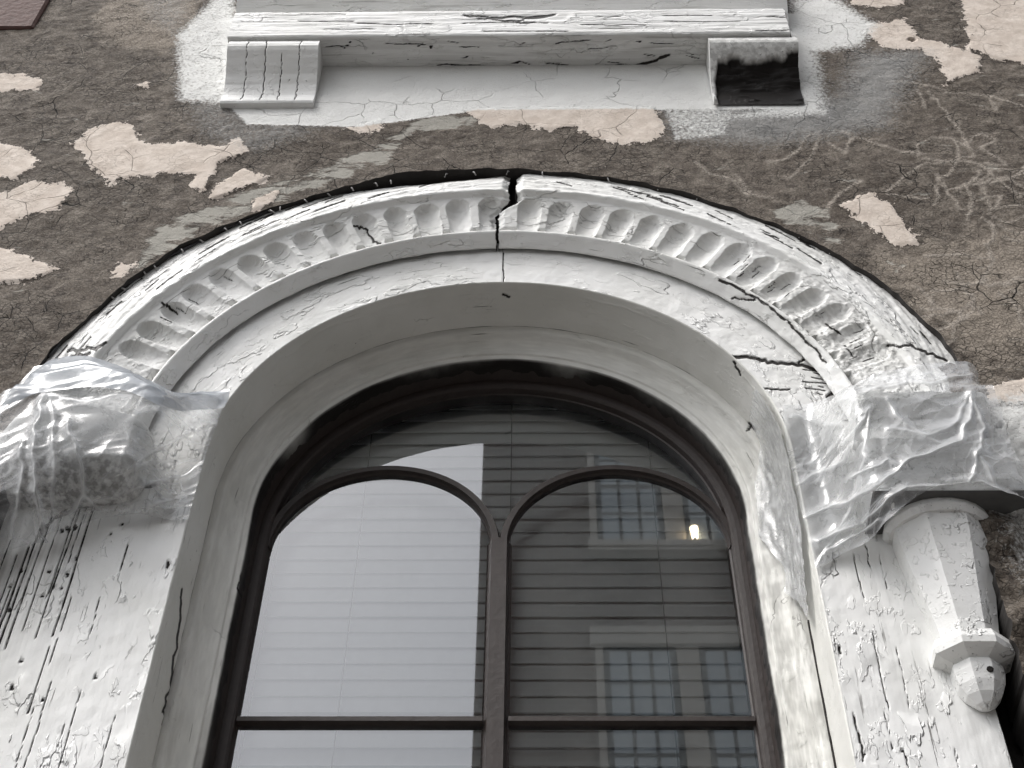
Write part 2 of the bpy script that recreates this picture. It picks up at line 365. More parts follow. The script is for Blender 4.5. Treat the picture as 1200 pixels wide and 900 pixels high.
def plastic_material(name, tint, haze):
    s = NT(name); co = s.attr('uvw', True)
    n = s.noise(s.warp(co, 20, .04), 45, 4, .6); f = s.noise(co, 160, 2)
    bp = s.n('ShaderNodeBump', {'Strength': .25, 'Distance': .0015}); s.set(bp.inputs['Height'], s.math('ADD', n, s.math('MULTIPLY', f, .15)))
    d = s.n('ShaderNodeBsdfDiffuse'); d.inputs[0].default_value = tint+(1,); s.t.links.new(bp.outputs[0], d.inputs['Normal'])
    tl = s.n('ShaderNodeBsdfTranslucent'); tl.inputs[0].default_value = tint+(1,)
    dm = s.n('ShaderNodeMixShader'); dm.inputs[0].default_value = .3; s.t.links.new(d.outputs[0], dm.inputs[1]); s.t.links.new(tl.outputs[0], dm.inputs[2])
    tr = s.n('ShaderNodeBsdfTransparent'); tr.inputs[0].default_value = (.95, .955, .96, 1)
    lw = s.n('ShaderNodeLayerWeight', {'Blend': .35}); s.t.links.new(bp.outputs[0], lw.inputs['Normal'])
    fold = s.attr('fold')
    a = s.math('ADD', s.math('MULTIPLY', lw.outputs['Facing'], .36), haze); a = s.math('ADD', a, s.math('MULTIPLY', fold, .42))
    a = s.math('ADD', a, s.math('MULTIPLY', s.math('SUBTRACT', n, .5), .35), clamp=True)
    m1 = s.n('ShaderNodeMixShader'); s.set(m1.inputs[0], a); s.t.links.new(tr.outputs[0], m1.inputs[1]); s.t.links.new(dm.outputs[0], m1.inputs[2])
    gl = s.n('ShaderNodeBsdfGlossy'); gl.inputs['Roughness'].default_value = .15; s.t.links.new(bp.outputs[0], gl.inputs['Normal'])
    fr = s.n('ShaderNodeFresnel', {'IOR': 1.5}); s.t.links.new(bp.outputs[0], fr.inputs['Normal'])
    m2 = s.n('ShaderNodeMixShader'); s.set(m2.inputs[0], fr.outputs[0]); s.t.links.new(m1.outputs[0], m2.inputs[1]); s.t.links.new(gl.outputs[0], m2.inputs[2])
    s.t.links.new(m2.outputs[0], s.out.inputs[0]); return s.m
M_plastic = plastic_material('milky_polythene', (.86, .87, .88), .12)
M_tape = plastic_material('folded_grey_polythene', (.42, .45, .49), .62)

# ================================================================== THE SETTING
def sheet(name, x0, x1, y0, y1, z, mat):
    return tag(mk(name, [(x0, y0, z-CZ), (x1, y0, z-CZ), (x1, y1, z-CZ), (x0, y1, z-CZ)], [[0, 1, 2, 3]], mat), kind='structure')
M_pave = simple('concrete_pavement', (.13, .125, .12), .9, 6, .2, .003); M_road = simple('asphalt', (.055, .055, .057), .9, 30, .25, .004); M_ground = simple('far_ground', (.09, .09, .085), .95, .2, .2)
sheet('ground', -400, 400, -400, 400, -.13, M_ground)
sheet('road', -200, 200, -8.0, -1.2, -.12, M_road)
tag(box('pavement', -200, 200, -1.2, YW+.3, -CZ-.12, -CZ, M_pave, bev=.01), kind='structure')
tag(box('pavement', -200, 200, -10.3, -8.0, -CZ-.12, -CZ, M_pave, bev=.01), kind='structure')

# ------------------------------------------------------------------ stucco facade
wall = thing('stucco_wall', (0, YW, -CZ), 'weathered brown stucco wall with flaking beige paint and white overspray', 'wall')
WX0, WX1, WZ0, WZ1, WD = -2.1, 2.1, 1.0, 4.75, .0062
HL, HR = -1.0, .795                         # where stucco stops beside the pilasters
xs = np.arange(WX0, WX1+1e-6, WD); zs = np.arange(WZ0, WZ1+1e-6, WD)
X, Z = np.meshgrid(xs, zs, indexing='ij')
def hole_d(X, Z):                           # negative inside the hole
    th = np.arctan2(X-XC, Z-ZC)
    p3 = np.stack([X, Z, 0*X], -1)
    ro = .970-.009*sstep(.02, .25, th)+.004*np.sin(th*7)+.010*fbm(p3, 9, 3)
    # torn wider over the crown, left of the keystone
    ro = ro+.016*np.exp(-((th+.22)/.16)**2)
    arc = np.hypot(X-XC, Z-ZC)-ro
    rag = .012*fbm(p3, 14, 4)
    legs = np.maximum(np.maximum(HL-X, X-HR+rag*1.6), Z-ZC)
    d = np.where(Z > ZC, np.maximum(arc, np.where(Z < ZC+.2, np.maximum(HL-X-.0*X, X-HR), -9)), legs)
    up = np.maximum(np.maximum(-.845-X, X-.715), 3.86-Z)       # upper window opening
    return np.minimum(d, up)
HD = hole_d(X, Z)
C = .25*(HD[:-1, :-1]+HD[1:, :-1]+HD[1:, 1:]+HD[:-1, 1:]); keep = C > 0
near = np.zeros_like(HD, bool); kk = np.zeros_like(HD, int)
for a in (0, 1):
    for b in (0, 1): kk[a:a+keep.shape[0], b:b+keep.shape[1]] += keep
near = (kk > 0) & (kk < 4); near[0, :] = near[-1, :] = False; near[:, 0] = near[:, -1] = False
e = 1e-4
for _ in range(2):
    xx, zz = X[near], Z[near]; h0 = hole_d(xx, zz); gx = (hole_d(xx+e, zz)-h0)/e; gz = (hole_d(xx, zz+e)-h0)/e; g2 = np.maximum(gx*gx+gz*gz, .3)
    X[near] -= np.clip(h0*gx/g2, -.006, .006); Z[near] -= np.clip(h0*gz/g2, -.006, .006)
WP = np.stack([X.ravel(), Z.ravel()], -1)
def soft_poly(px, soft, Y=YW): return sstep(-soft, soft, poly_sdf_fast(WP, xz(px, Y), soft*3))
def poly_sdf_fast(Q, poly, pad=.12):
    out = np.full(len(Q), -pad); lo, hi = poly.min(0)-pad, poly.max(0)+pad; s = ((Q > lo) & (Q < hi)).all(1)
    if s.any(): out[s] = np.maximum(poly_sdf(Q[s], poly), -pad)
    return out
BEIGE = [
 [(-60, 86), (30, 88), (54, 95), (40, 106), (-60, 110)], [(-60, 166), (0, 168), (25, 172), (48, 190), (20, 210), (-60, 216)],
 [(-60, 240), (0, 228), (40, 212), (90, 220), (70, 245), (25, 255), (0, 268), (-60, 285)], [(-50, 285), (0, 290), (40, 303), (66, 315), (40, 328), (-50, 334)],
 [(85, 170), (103, 152), (140, 142), (155, 146), (168, 170), (210, 167), (250, 172), (262, 172), (280, 163), (293, 178), (255, 190), (252, 205), (240, 225), (225, 220), (228, 205), (195, 203), (165, 207), (140, 210), (130, 218), (115, 205), (100, 185)],
 [(246, 222), (285, 197), (318, 206), (300, 215), (270, 226), (245, 234)], [(130, 326), (140, 307), (158, 311), (145, 329)],
 [(403, 152), (447, 141), (452, 150), (432, 158)], [(540, 128), (600, 126), (765, 125), (783, 155), (762, 168), (720, 170), (690, 161), (672, 148), (640, 153), (610, 145), (575, 150)],
 [(1000, -8), (1052, -8), (1060, 6), (1030, 10), (1000, 6)],
 [(1012, 30), (1060, 22), (1078, 45), (1108, 52), (1135, 60), (1150, 66), (1147, 84), (1122, 92), (1104, 102), (1108, 92), (1098, 70), (1078, 58), (1058, 60), (1030, 55)],
 [(1122, -10), (1320, -20), (1300, 80), (1200, 76), (1162, 66), (1135, 58), (1132, 24)],
 [(984, 240), (1020, 225), (1042, 238), (1058, 258), (1079, 284), (1050, 289), (1030, 275)], [(158, 98), (176, 96), (172, 103), (158, 104)],
 [(1150, 452), (1230, 440), (1240, 478), (1160, 472)], [(300, 232), (330, 222), (318, 240), (296, 246)],
]
for bx, bz, br in [(1.55, 2.2, .16), (1.80, 3.0, .14), (1.45, 3.35, .10), (1.85, 1.7, .15), (1.30, 1.55, .10), (-1.75, 3.1, .15), (-1.60, 2.1, .12), (-1.90, 1.6, .16), (-1.35, 1.5, .11), (1.95, 4.2, .12), (-1.95, 3.9, .11)]:
    k = np.linspace(0, 2*math.pi, 22)[:-1]; rr_ = br*(1+.35*np.sin(k*2+bx*9)+.25*np.sin(k*5+bz*7)); BEIGE.append([tuple(v) for v in proj(np.stack([bx+1.3*rr_*np.cos(k), 0*k+YW, bz+.7*rr_*np.sin(k)], -1))])
sd = np.full(len(WP), -.12); lab = np.zeros(len(WP), int)
for i, p in enumerate(BEIGE):
    q = poly_sdf_fast(WP, xz(p, YW)); lab = np.where(q > 0, i+1, lab); sd = np.maximum(sd, q)
white = np.zeros(len(WP))
for p, sft, amt in [([(255, 20), (940, 15), (945, 60), (935, 128), (840, 128), (790, 128), (560, 130), (420, 150), (290, 146), (262, 120)], .012, 1.0),
                    ([(205, 42), (275, -30), (285, 125), (208, 118)], .03, .78), ([(925, 0), (968, -10), (1030, 30), (1010, 55), (960, 62), (970, 134), (830, 140), (925, 120)], .045, .85),
                    ([(775, 122), (860, 128), (850, 158), (790, 165)], .012, .55), ([(1150, 470), (1260, 455), (1300, 640), (1165, 600)], .04, .85), ([(1150, 560), (1260, 550), (1260, 700), (1195, 690)], .05, .5),
                    ([(930, -40), (990, -40), (990, 10), (930, 12)], .03, .6)]:
    white = np.maximum(white, amt*soft_poly(p, sft))
grey = np.zeros(len(WP))
for p, sft, amt in [([(770, 118), (975, 110), (1000, 60), (1090, 60), (1040, 150), (900, 170), (790, 165)], .12, .9), ([(200, 110), (400, 118), (460, 130), (300, 185), (230, 165)], .07, .55), ([(150, -20), (235, -20), (215, 60), (160, 20)], .06, .5), ([(1090, 130), (1230, 120), (1230, 420), (1110, 380)], .2, .22)]:
    grey = np.maximum(grey, amt*soft_poly(p, sft))
putty = np.zeros(len(WP))
for p, sft, amt in [([(150, 320), (185, 268), (250, 238), (330, 210), (430, 178), (490, 140), (570, 132), (560, 150), (520, 156), (480, 160), (455, 192), (400, 210), (330, 235), (240, 268), (190, 300)],   .022, .72),
                    ([(905, 248), (940, 232), (975, 248), (985, 285), (960, 282), (915, 262)], .014, .7), ([(785, 130), (845, 128), (840, 160), (800, 162)], .012, .45), ([(1035, 305), (1065, 312), (1050, 320)], .008, .7)]:
    putty = np.maximum(putty, amt*soft_poly(p, sft))
tan = np.maximum(np.maximum(soft_poly([(105, 25), (150, -20), (240, -20), (236, 40), (190, 62), (130, 52)], .06), .8*soft_poly([(1000, 300), (1250, 240), (1250, 430), (1150, 430), (1060, 370)], .12)), .5*soft_poly([(1120, 410), (1250, 420), (1250, 470), (1150, 470)], .05))
SCR = [[(985, 152), (1020, 165), (1055, 177), (1082, 181)], [(1078, 184), (1075, 170), (1092, 162), (1115, 163), (1135, 172), (1141, 184), (1112, 190), (1085, 187)], [(1040, 226), (1060, 208), (1085, 192), (1130, 190), (1165, 198), (1200, 203)],
       [(1088, 108), (1108, 130), (1128, 158), (1135, 175)], [(1148, 193), (1170, 212), (1196, 230)], [(900, 190), (925, 185), (945, 160), (962, 150)], [(920, 205), (925, 208), (948, 188), (962, 158)], [(898, 188), (912, 189)], [(1097, 205), (1100, 225), (1096, 240)], [(1098, 205), (1112, 228), (1125, 245)],
       [(1040, 228), (1085, 232)], [(1130, 170), (1150, 155), (1165, 165), (1150, 175), (1168, 185), (1180, 195), (1155, 193)], [(1145, 235), (1175, 230), (1165, 245), (1195, 240)], [(1165, 255), (1180, 262), (1200, 255)], [(1120, 320), (1135, 345), (1150, 370)],
       [(1040, 96), (1075, 98), (1110, 105)], [(1075, 105), (1085, 125)], [(1110, 108), (1160, 112), (1200, 125)], [(1160, 112), (1168, 130)], [(1070, 335), (1085, 345), (1095, 360)], [(965, 250), (985, 225), (1010, 212)], [(815, 190), (830, 203), (860, 212), (875, 228), (905, 232)], [(860, 205), (872, 215), (876, 226)],
       [(1085, 300), (1120, 298), (1160, 303)], [(970, 165), (990, 178), (1000, 160)]]
for _ in range(28):
    c = np.array([rng.uniform(1070, 1215), rng.uniform(205, 420)]); a = rng.uniform(-.5, .5); k = rng.uniform(-.4, .4); pl = [tuple(c)]
    for q in range(5): c = c+np.array([math.cos(a), math.sin(a)])*rng.uniform(7, 13); a += k+rng.normal()*.3; pl.append(tuple(c))
    SCR.append(pl)
scr = np.zeros(len(WP))
WP3 = np.stack([WP[:, 0], 0*WP[:, 0], WP[:, 1]], -1)
wb = np.stack([fbm(WP3, 30, 2), fbm(WP3, 30, 2, off=50)], -1)*.006
for pl in SCR:
    q = xz(pl, YW); lo, hi = q.min(0)-.03, q.max(0)+.03; s = ((WP > lo) & (WP < hi)).all(1)
    if s.any(): scr[s] = np.maximum(scr[s], 1-sstep(.0022, .0065, line_d(WP[s]+wb[s], q)))
ins = sstep(-.004, .004, sd)
bump = .0022*fbm(WP3, (22, 1, 24), 4)+.0008*ridged(WP3, (26, 1, 34), 3)+.005*fbm(WP3, 2.2, 2)
soft = np.clip(white+putty, 0, 1)
rough_low = sstep(2.35, 1.95, WP[:, 1])*sstep(.7, .8, np.abs(WP[:, 0]))*(.25+.75*sstep(1.25, .9, np.abs(WP[:, 0])))
yy = YW-bump*(1-.65*np.maximum(ins, soft))-.0022*ins-.0003*scr-.0015*putty-rough_low*.02*fbm(WP3, 14, 4)
gone = np.zeros(len(WP))
for cpx, rr in [((1187, 562), .020), ((1068, 47), .008), ((1172, 500), .007)]:
    c = at(*cpx, YW)[[0, 2]]; d = np.hypot(*(WP-c).T)+.008*fbm(WP3, 40, 3); g = 1-sstep(rr*.6, rr, d); gone = np.maximum(gone, g); yy = yy+.02*g
P = np.stack([X, yy.reshape(X.shape), Z], -1)
lf = lab.reshape(X.shape)[:-1, :-1]
wm, patches = grid('stucco_face', P, M_wall, wall, dict(beige=sd, white=white, grey=grey, putty=putty, scratch=scr, tan=tan, gone=gone), keep, lf, 'paint_patch')
# broken edge of the stucco: return faces along every hole boundary
ids = np.arange(X.size).reshape(X.shape); F = gfaces(*X.shape)[keep.ravel()]
E_ = np.concatenate([F[:, [0, 1]], F[:, [1, 2]], F[:, [2, 3]], F[:, [3, 0]]]); key = np.sort(E_, 1); kq = key[:, 0].astype(np.int64)*X.size+key[:, 1]
uq, fi, ct = np.unique(kq, return_index=True, return_counts=True); be = E_[fi[ct == 1]]
Vw = P.reshape(-1, 3)[be.ravel()]; inner = (np.abs(Vw[:, 0]-WX0) > .01) & (np.abs(Vw[:, 0]-xs[-1]) > .01) & (np.abs(Vw[:, 2]-WZ0) > .01) & (np.abs(Vw[:, 2]-zs[-1]) > .01)
inner = inner.reshape(-1, 2).all(1); Vw = Vw.reshape(-1, 2, 3)[inner]; n = len(Vw); B = Vw.copy(); B[:, :, 1] = 2.06+.0*B[:, :, 1]
Vv = np.concatenate([Vw[:, 0], Vw[:, 1], B[:, 1], B[:, 0]]); ff = np.stack([np.arange(n), np.arange(n)+n, np.arange(n)+2*n, np.arange(n)+3*n], 1)
mk('broken_edge', Vv, ff, M_void, wall)
# masonry behind and around (left, right, above, below the detailed panel)
for nm, x0, x1, z0, z1 in [('plain_wall', -14, WX0, -CZ, 9.5), ('plain_wall', xs[-1], 14, -CZ, 9.5), ('plain_wall', WX0, xs[-1], -CZ, WZ0), ('plain_wall', WX0, xs[-1], zs[-1], 9.5)]:
    box(nm, x0+.0005, x1-.0005, YW+.001, YW+.4, z0, z1, M_wall, wall, bev=.0005)
for x0, x1, z0, z1 in [(WX0, XC-.80, WZ0, 4.7), (XC+.80, 2.1, WZ0, 4.7), (XC-.80, XC+.80, 3.02, 3.84)]:
    box('masonry_core', x0, x1, 2.08, 2.34, z0, z1, M_void, wall)
# the corner of red brown stone where the stucco ends
stone = box('stone_block', -1.92, at(48, 20, YW)[0], YW-.012, YW+.1, at(20, 36, YW)[2], 4.55, M_stone_red, wall, bev=.006)

# ================================================================== ARCHED SURROUND
sur = thing('arched_surround', (XC, YC, ZB), 'white painted wooden arch and reveal framing the dark window', 'window surround')
t = path_t(.0045)
def polar_attrs(t, prof):
    s = np.concatenate([[0], np.cumsum(np.hypot(*np.diff(prof, axis=0).T))])
    return np.stack(np.broadcast_arrays(t[:, None]+0*s[None], 0*t[:, None]+s[None], 0*t[:, None]+3.0*0*s[None]), -1)
def roughen(P, amp, scale, octv=3, off=0.0):
    N = gnormals(P); return P+N*(amp*fbm(P, scale, octv, off=off))[..., None]
# front board: two arched halves
LEG_L = -1.0
CR_ARCH = [wob([(590, 296), (590, 330), (591, 348)], .6)+[.8], wob([(858, 418), (880, 419), (905, 424), (935, 428), (968, 432)], 1.2)+[2.6], wob([(936, 425), (945, 418)], .8)+[1.6],
           wob([(985, 452), (978, 460), (972, 466)], 1)+[5.0], wob([(893, 456), (915, 457), (925, 456)], 1)+[1.3]]
for k in range(0, 14, 2): CR_ARCH.append(wob([(968+rng.uniform(-4, 4), 436+k*2.2), (968-rng.uniform(8, 32), 433+k*2.2+rng.uniform(-1, 2))], .5, 3)+[.8])
for s_, nm in ((-1, 'arch_board'), (1, 'arch_board')):
    tt = np.linspace(0.0002*s_, s_*(R0*math.pi/2+.02), 520)
    prof = resample([(R0, YC), (.735, YC)], .0022); prof = np.concatenate([[(R0+.0, YC+.012)], [(R0+.0012, YC+.002)], prof+np.array([.003, 0])])
    P = sweep(prof, tt); P = roughen(P, .0012, 22, 4); ua = polar_attrs(tt, prof)
    ck = marks(P, CR_ARCH, 1.8); P[..., 1] += ck*.002
    dirt_shade = .35*sstep(.69, .725, np.hypot(P[..., 0]-XC, P[..., 2]-ZC))  # board darkens outwards, towards the bead
    grid(nm, P, M_arch, sur, dict(uvw=ua, crack=ck, dirt_shade=dirt_shade))
# reveal (soffit and jamb sides)
prof = resample([(R0+.002, YC-.0025), (R0, YC-.0005), (R0-.001, 2.01), (R0-.0015, 2.05), (R0-.004, 2.09), (R0-.004, 2.118)], .0022)
P = sweep(prof, t); P = roughen(P, .0009, 16, 3); ua = polar_attrs(t, prof); ua[..., 2] = 5
tw1 = np.stack([t, 0*t, 0*t], -1); yr = 2.021+.010*fbm(tw1, 6, 4)+.004*fbm(tw1, 40, 2); on = sstep(-.25, .1, fbm(tw1, 3.0, 2, off=8)); P = P+gnormals(P)*((-np.sign(gnormals(P)[len(t)//2, 3, 2])*.0016*on[:, None]*np.exp(-((P[..., 1]-yr[:, None])/.0022)**2)))[..., None]
CRV = [wob([(213, 690), (209, 740), (200, 800), (190, 850), (182, 895)], 1.2)+[1.8], wob([(860, 424), (868, 440)], .5)+[2.0], wob([(878, 496), (886, 504)], .5)+[2.2], wob([(590, 345), (596, 348)], .5)+[2]]
ck = marks(P, CRV, 1.8)
grid('reveal', P, M_reveal, sur, dict(uvw=ua, crack=ck))
# open joint on the right jamb between reveal and moulding (its dark painted as a solid near-black strip), left closed
box('jamb_gap', XC+R0-.0062, XC+R0+.02, 2.105, 2.113, ZB, at(945, 728, 2.11)[2], M_rot, sur, bev=.001)
# ogee moulding
prof = resample([(R0-.004, 2.1185), (R0-.010, 2.1185), (R0-.018, 2.1195), (R0-.022, 2.1225), (R0-.025, 2.129), (R0-.030, 2.138), (R0-.038, 2.1445), (R0-.050, 2.1475), (R0-.060, 2.1485), (R0-.0655, 2.1500), (R0-.0665, 2.1545), (R0-.072, 2.1555), (R0-.078, 2.157), (R0-.080, 2.162), (R0-.0815, 2.200)], .0030)
P = sweep(prof, t); rightw = sstep(.45, 1.1, t)[:, None]
P = P+gnormals(P)*((.0006+.0009*rightw)*fbm(P, 26, 4))[..., None]
ua = polar_attrs(t, prof); ua[..., 2] = 9
rr = np.broadcast_to(prof[None, :, 0], P.shape[:2]); tn = np.abs(t)[:, None]
edge = .003*fbm(np.stack(np.broadcast_arrays(t[:, None]*1.0, 0*rr, 0*rr), -1), 4, 2)
bl = sstep(R0-.074+edge, R0-.082+edge, rr)
lowleft = sstep(-1.25, -1.9, t)[:, None]*sstep(R0-.052, R0-.07, rr); bl = np.maximum(bl, lowleft)
dirt_shade = .22*sstep(.55, 1.2, t)[:, None]*np.ones_like(rr)+.12
ck = marks(P, [wob([(283, 672), (278, 690), (282, 700)], .5)+[1.2], wob([(880, 500), (876, 505)], .3)+[2]], 1.5)
grid('ogee_moulding', P, M_reveal, sur, dict(uvw=ua, black=bl, dirt_shade=dirt_shade, crack=ck))

# ================================================================== PILASTERS
def pilaster(x0, x1, label, cracks, dots, dirt_shade_fn):
    o = thing('pilaster', ((x0+x1)/2, YC, ZB-.0), label, 'pilaster', 'boards beside the window')
    xx = np.arange(x0, x1+.0001, .0016); zz = np.arange(ZB, ZC-.012, .006)
    Xg, Zg = np.meshgrid(xx, zz, indexing='ij'); P = np.stack([Xg, YC-.002+0*Xg, Zg], -1)
    P[..., 1] += .0006*fbm(P, (40, 1, 5), 3)+.0012*fbm(P, 18, 4)
    ck = marks(P, cracks, 1.5); Q = proj(P).reshape(P.shape[:2]+(2,))
    for (dx, dy, rr) in dots: ck = np.maximum(ck, 1-sstep(rr*.55, rr, np.hypot(Q[..., 0]-dx, Q[..., 1]-dy)))
    P[..., 1] += ck*.003
    grid('board_face', P, M_white_z, o, dict(crack=ck, dirt_shade=dirt_shade_fn(Q)))
    # sides
    for xe, s in ((x0, -1), (x1, 1)):
        if abs(xe-XC) < R0+.05: continue
        V = [(xe, YC-.002, ZB), (xe, 2.08, ZB), (xe, 2.08, ZC-.012), (xe, YC-.002, ZC-.012)]; mk('board_edge', V, [[0, 1, 2, 3]], M_void, o)
    return o
CL = []
def vline(x, y0, y1):                       # a split that follows the upright grain
    k = (x-636)/(y0+1024.0); return [(x+k*(y-y0), y) for y in np.linspace(y0, y1, 7)]
for x, y0, y1, wd in [(50, 612, 790, 2.2), (62, 600, 760, 1.5), (75, 598, 880, 1.4), (90, 596, 700, 1.2), (102, 570, 690, 1.6), (112, 560, 660, 1.1), (128, 540, 745, 2.1), (138, 560, 650, 1.2), (146, 560, 640, 1.2), (34, 640, 800, 2.4), (20, 650, 820, 1.6), (84, 700, 780, 1.1), (118, 700, 790, 1.0), (60, 800, 900, 1.2), (95, 810, 900, 1.1), (40, 830, 900, 1.0),
                     (155, 560, 625, 1.0), (164, 570, 615, 1.0), (120, 560, 600, 1.4), (95, 545, 600, 1.4), (134, 840, 900, .9), (75, 850, 900, 1.0), (12, 690, 850, 1.3)]:
    if x > 130 and y0 < 600 or x in (75, 118, 84): y1 = y0+.5*(y1-y0); wd *= .7
    l = vline(x, y0, y1); l = [(a+rng.normal()*.5, b) for a, b in l]; CL.append(l+[wd*.56])
for _ in range(5):
    x = rng.uniform(0, 150); y0 = rng.uniform(560, 860); CL.append(vline(x, y0, y0+rng.uniform(20, 90))+[rng.uniform(.7, 1.1)])
CL += [wob([(100, 592), (130, 582), (165, 572), (182, 568)], 1)+[2.6], wob([(150, 560), (168, 556)], .6)+[2.0]]
DL = [(25, 668, 3), (12, 687, 2.4), (11, 715, 3.4), (58, 670, 2.8), (50, 698, 3), (89, 654, 2.4), (79, 673, 3.2), (72, 690, 2.4), (25, 774, 3), (14, 806, 3.4), (112, 793, 3.2), (197, 660, 3.2), (196, 665, 2.6), (130, 626, 2), (143, 614, 2.2), (50, 820, 2.2), (80, 619, 5), (88, 617, 4), (73, 621, 3.4)]
dl = lambda Q: np.clip(.9*sstep(150, 20, Q[..., 0]+.25*(Q[..., 1]-600))*sstep(840, 700, Q[..., 1])*.55+.75*sstep(175, 120, Q[..., 0])*sstep(600, 560, Q[..., 1]), 0, 1)*.55  # weathered left side, plus painted shade below the corbel block
pilaster(LEG_L, XC-R0-.001, 'flat white board left of the window with splits and black nail holes', CL, DL, dl)
CRR = []
for x, y0, y1, wd in [(1001, 650, 700, 1.2), (1015, 640, 665, 1.0), (1022, 742, 830, 1.3), (1036, 832, 860, 1.0), (1050, 760, 830, .9), (1120, 880, 900, .9), (1006, 860, 890, 2.2), (1030, 650, 690, .8)]: CRR.append([(a+rng.normal()*1.0, b) for a, b in vline(x, y0, y1)]+[wd*.6])
CRR += [wob([(1040, 870), (1060, 885), (1065, 898)], 1)+[.9], wob([(983, 757), (985, 766)], .4)+[2], wob([(1000, 838), (1008, 870)], 1)+[1.6]]
pilaster(XC+R0+.001, .752, 'flat white board right of the window below the carved corbel', CRR, [(984, 763, 2.2), (1013, 884, 3)], lambda Q: .15*sstep(840, 900, Q[..., 1])*sstep(1040, 1000, Q[..., 0])+0*Q[..., 0])

# ================================================================== HOOD MOULD (two carved halves)
FL = [-2.1-5.22*k for k in range(14)]; FR = [4.3+5.17*k for k in range(14)]
PROF = [(.760, 1.992), (.712, 1.9915), (.7045, 1.991), (.7035, 1.989), (.7045, 1.9865), (.728, 1.9625), (.732, 1.9605), (.7355, 1.9615), (.7375, 1.968), (.7385, 1.976), (.7395, 1.9775), (.741, 1.968), (.857, 1.946), (.860, 1.9425), (.8665, 1.9335), (.8715, 1.9325), (.880, 1.9355), (.91, 1.9415), (.95, 1.9505), (.980, 1.958), (.986, 1.985)]
def hood(side, flutes, label):
    o = thing('hood_mould', (XC+side*.5, 1.94, ZC+.5), label, 'hood mould', 'halves of the carved arch hood')
    prof = resample(PROF, .0032); m = len(prof)
    th_end = R(86)
    n = 620; u = np.linspace(0, 1, n)
    r = prof[:, 0]
    # the joint at the crown wanders: plumb below, hooked to the right above
    jr = np.interp(r, [.70, .74, .812, .820, .836, .850, .88, .98], [-.95, -.95, -.95, -.5, .9, 1.75, 1.35, 1.45])+.25*fbm(np.stack([r*0, r*0, r], -1), 60, 3)
    gap = np.interp(r, [.70, .80, .835, .98], [.22, .20, .62, .46])
    j0 = R(1)*(jr+side*gap)
    th = j0[None, :]+(side*th_end-j0[None, :])*u[:, None]**1.0
    rr = np.broadcast_to(r[None], th.shape).copy(); yy = np.broadcast_to(prof[None, :, 1], th.shape).copy()
    deg = np.degrees(th)
    # fluted band: position along band 0..1
    b = (rr-.741)/(.857-.741); band = (b > -.02) & (b < 1.02)
    nb = np.array([.022, .116])/math.hypot(.022, .116)      # direction into the band (dr, dy)
    lab = np.zeros((n-1, m-1), int); dep = np.zeros_like(th); lab_v = np.zeros(th.shape, int); q0 = np.stack([th*.72, rr, yy], -1); en = .05*fbm(q0, (55, 55, 0), 3)+.09*np.clip(fbm(q0, (16, 16, 0), 2, off=4), 0, 1)
    for k, c in enumerate(flutes):
        c = c+rng.normal()*.13; half = 1.95+rng.normal()*.06; x = (deg-c)/half; top = .95+rng.normal()*.02
        # capsule: round at the top, open at the bottom
        cap = en+np.where(b > top-.26, np.hypot(x, (b-(top-.26))/.26), np.abs(x))
        d = np.clip(1-cap**2, 0, 1)**.62*(.0185*rng.uniform(.82, 1.1))
        d = d*np.interp(b, [-.05, .0, .25, .60, .80], [.20, .24, .58, 1.0, 1.05])
        worn = 1-.55*sstep(52, 72, abs(c)) if side > 0 else 1-.1*sstep(60, 75, abs(c))
        dep = np.where(band & (cap < 1), d*worn, dep); lab_v = np.where(cap < 1, k+1, lab_v)
        cc = .25*(cap[:-1, :-1]+cap[1:, :-1]+cap[1:, 1:]+cap[:-1, 1:]); bm = .5*(b[:-1, :-1]+b[1:, 1:]); lab[(cc < 1) & (bm > -.0) & (bm < 1)] = k+1
    # ribs are cut back where they meet the bead, so the scoops end in a scalloped lip
    dep = np.where(band & (lab_v == 0), .013*sstep(.13, .02, b), dep)
    q = np.stack([th*.72, rr, yy], -1)
    rr = rr+dep*nb[0]; yy = yy+dep*nb[1]
    wash = sstep(.876, .89, r)[None]*sstep(.984, .976, r)[None]
    nosew = sstep(.859, .866, r)[None]*sstep(.885, .876, r)[None]
    bandw = band*1.0
    worn = sstep(R(35), R(70), side*th) if side > 0 else .35*sstep(R(45), R(75), -th)
    q_ = q.copy(); q_[..., 1] += .35*side*q[..., 0]*.0+.22*np.abs(q[..., 0]); grain = fbm(q_, (5, 75, 0), 4); flake = ridged(q, (16, 38, 0), 3, off=3)
    yy = yy-wash*(.0024*grain+.0022*np.clip(flake, 0, 1)+.0010*fbm(q, 60, 3))-nosew*.0016*fbm(q, (30, 80, 60), 3)-bandw*(.0007+.0022*worn)*fbm(q, (70, 90, 90), 4)
    rr = rr+bandw*(.0006+.0020*worn)*fbm(q, (60, 80, 80), 4, off=20)+nosew*.0016*fbm(q, (26, 0, 0), 3, off=9)
    bead = sstep(.737, .731, r)[None]; rr = rr+bead*.0014*fbm(q, (18, 30, 30), 3, off=5)*(1+1.2*worn)
    # broken ends at the crown
    e = np.degrees(np.abs(th-j0[None, :])); yy = yy+sstep(1.1, 0, e)*(.010+.006*fbm(q, 50, 2))*sstep(.74, .78, r)[None]
    if side < 0: yy = yy++.030*sstep(.965, .984, r)[None]*np.exp(-((deg+13)/9)**2)+.014*sstep(.91, .975, r)[None]*np.exp(-((deg+11)/10)**2)
    P = np.stack([XC+rr*np.sin(th), yy, ZC+rr*np.cos(th)], -1)
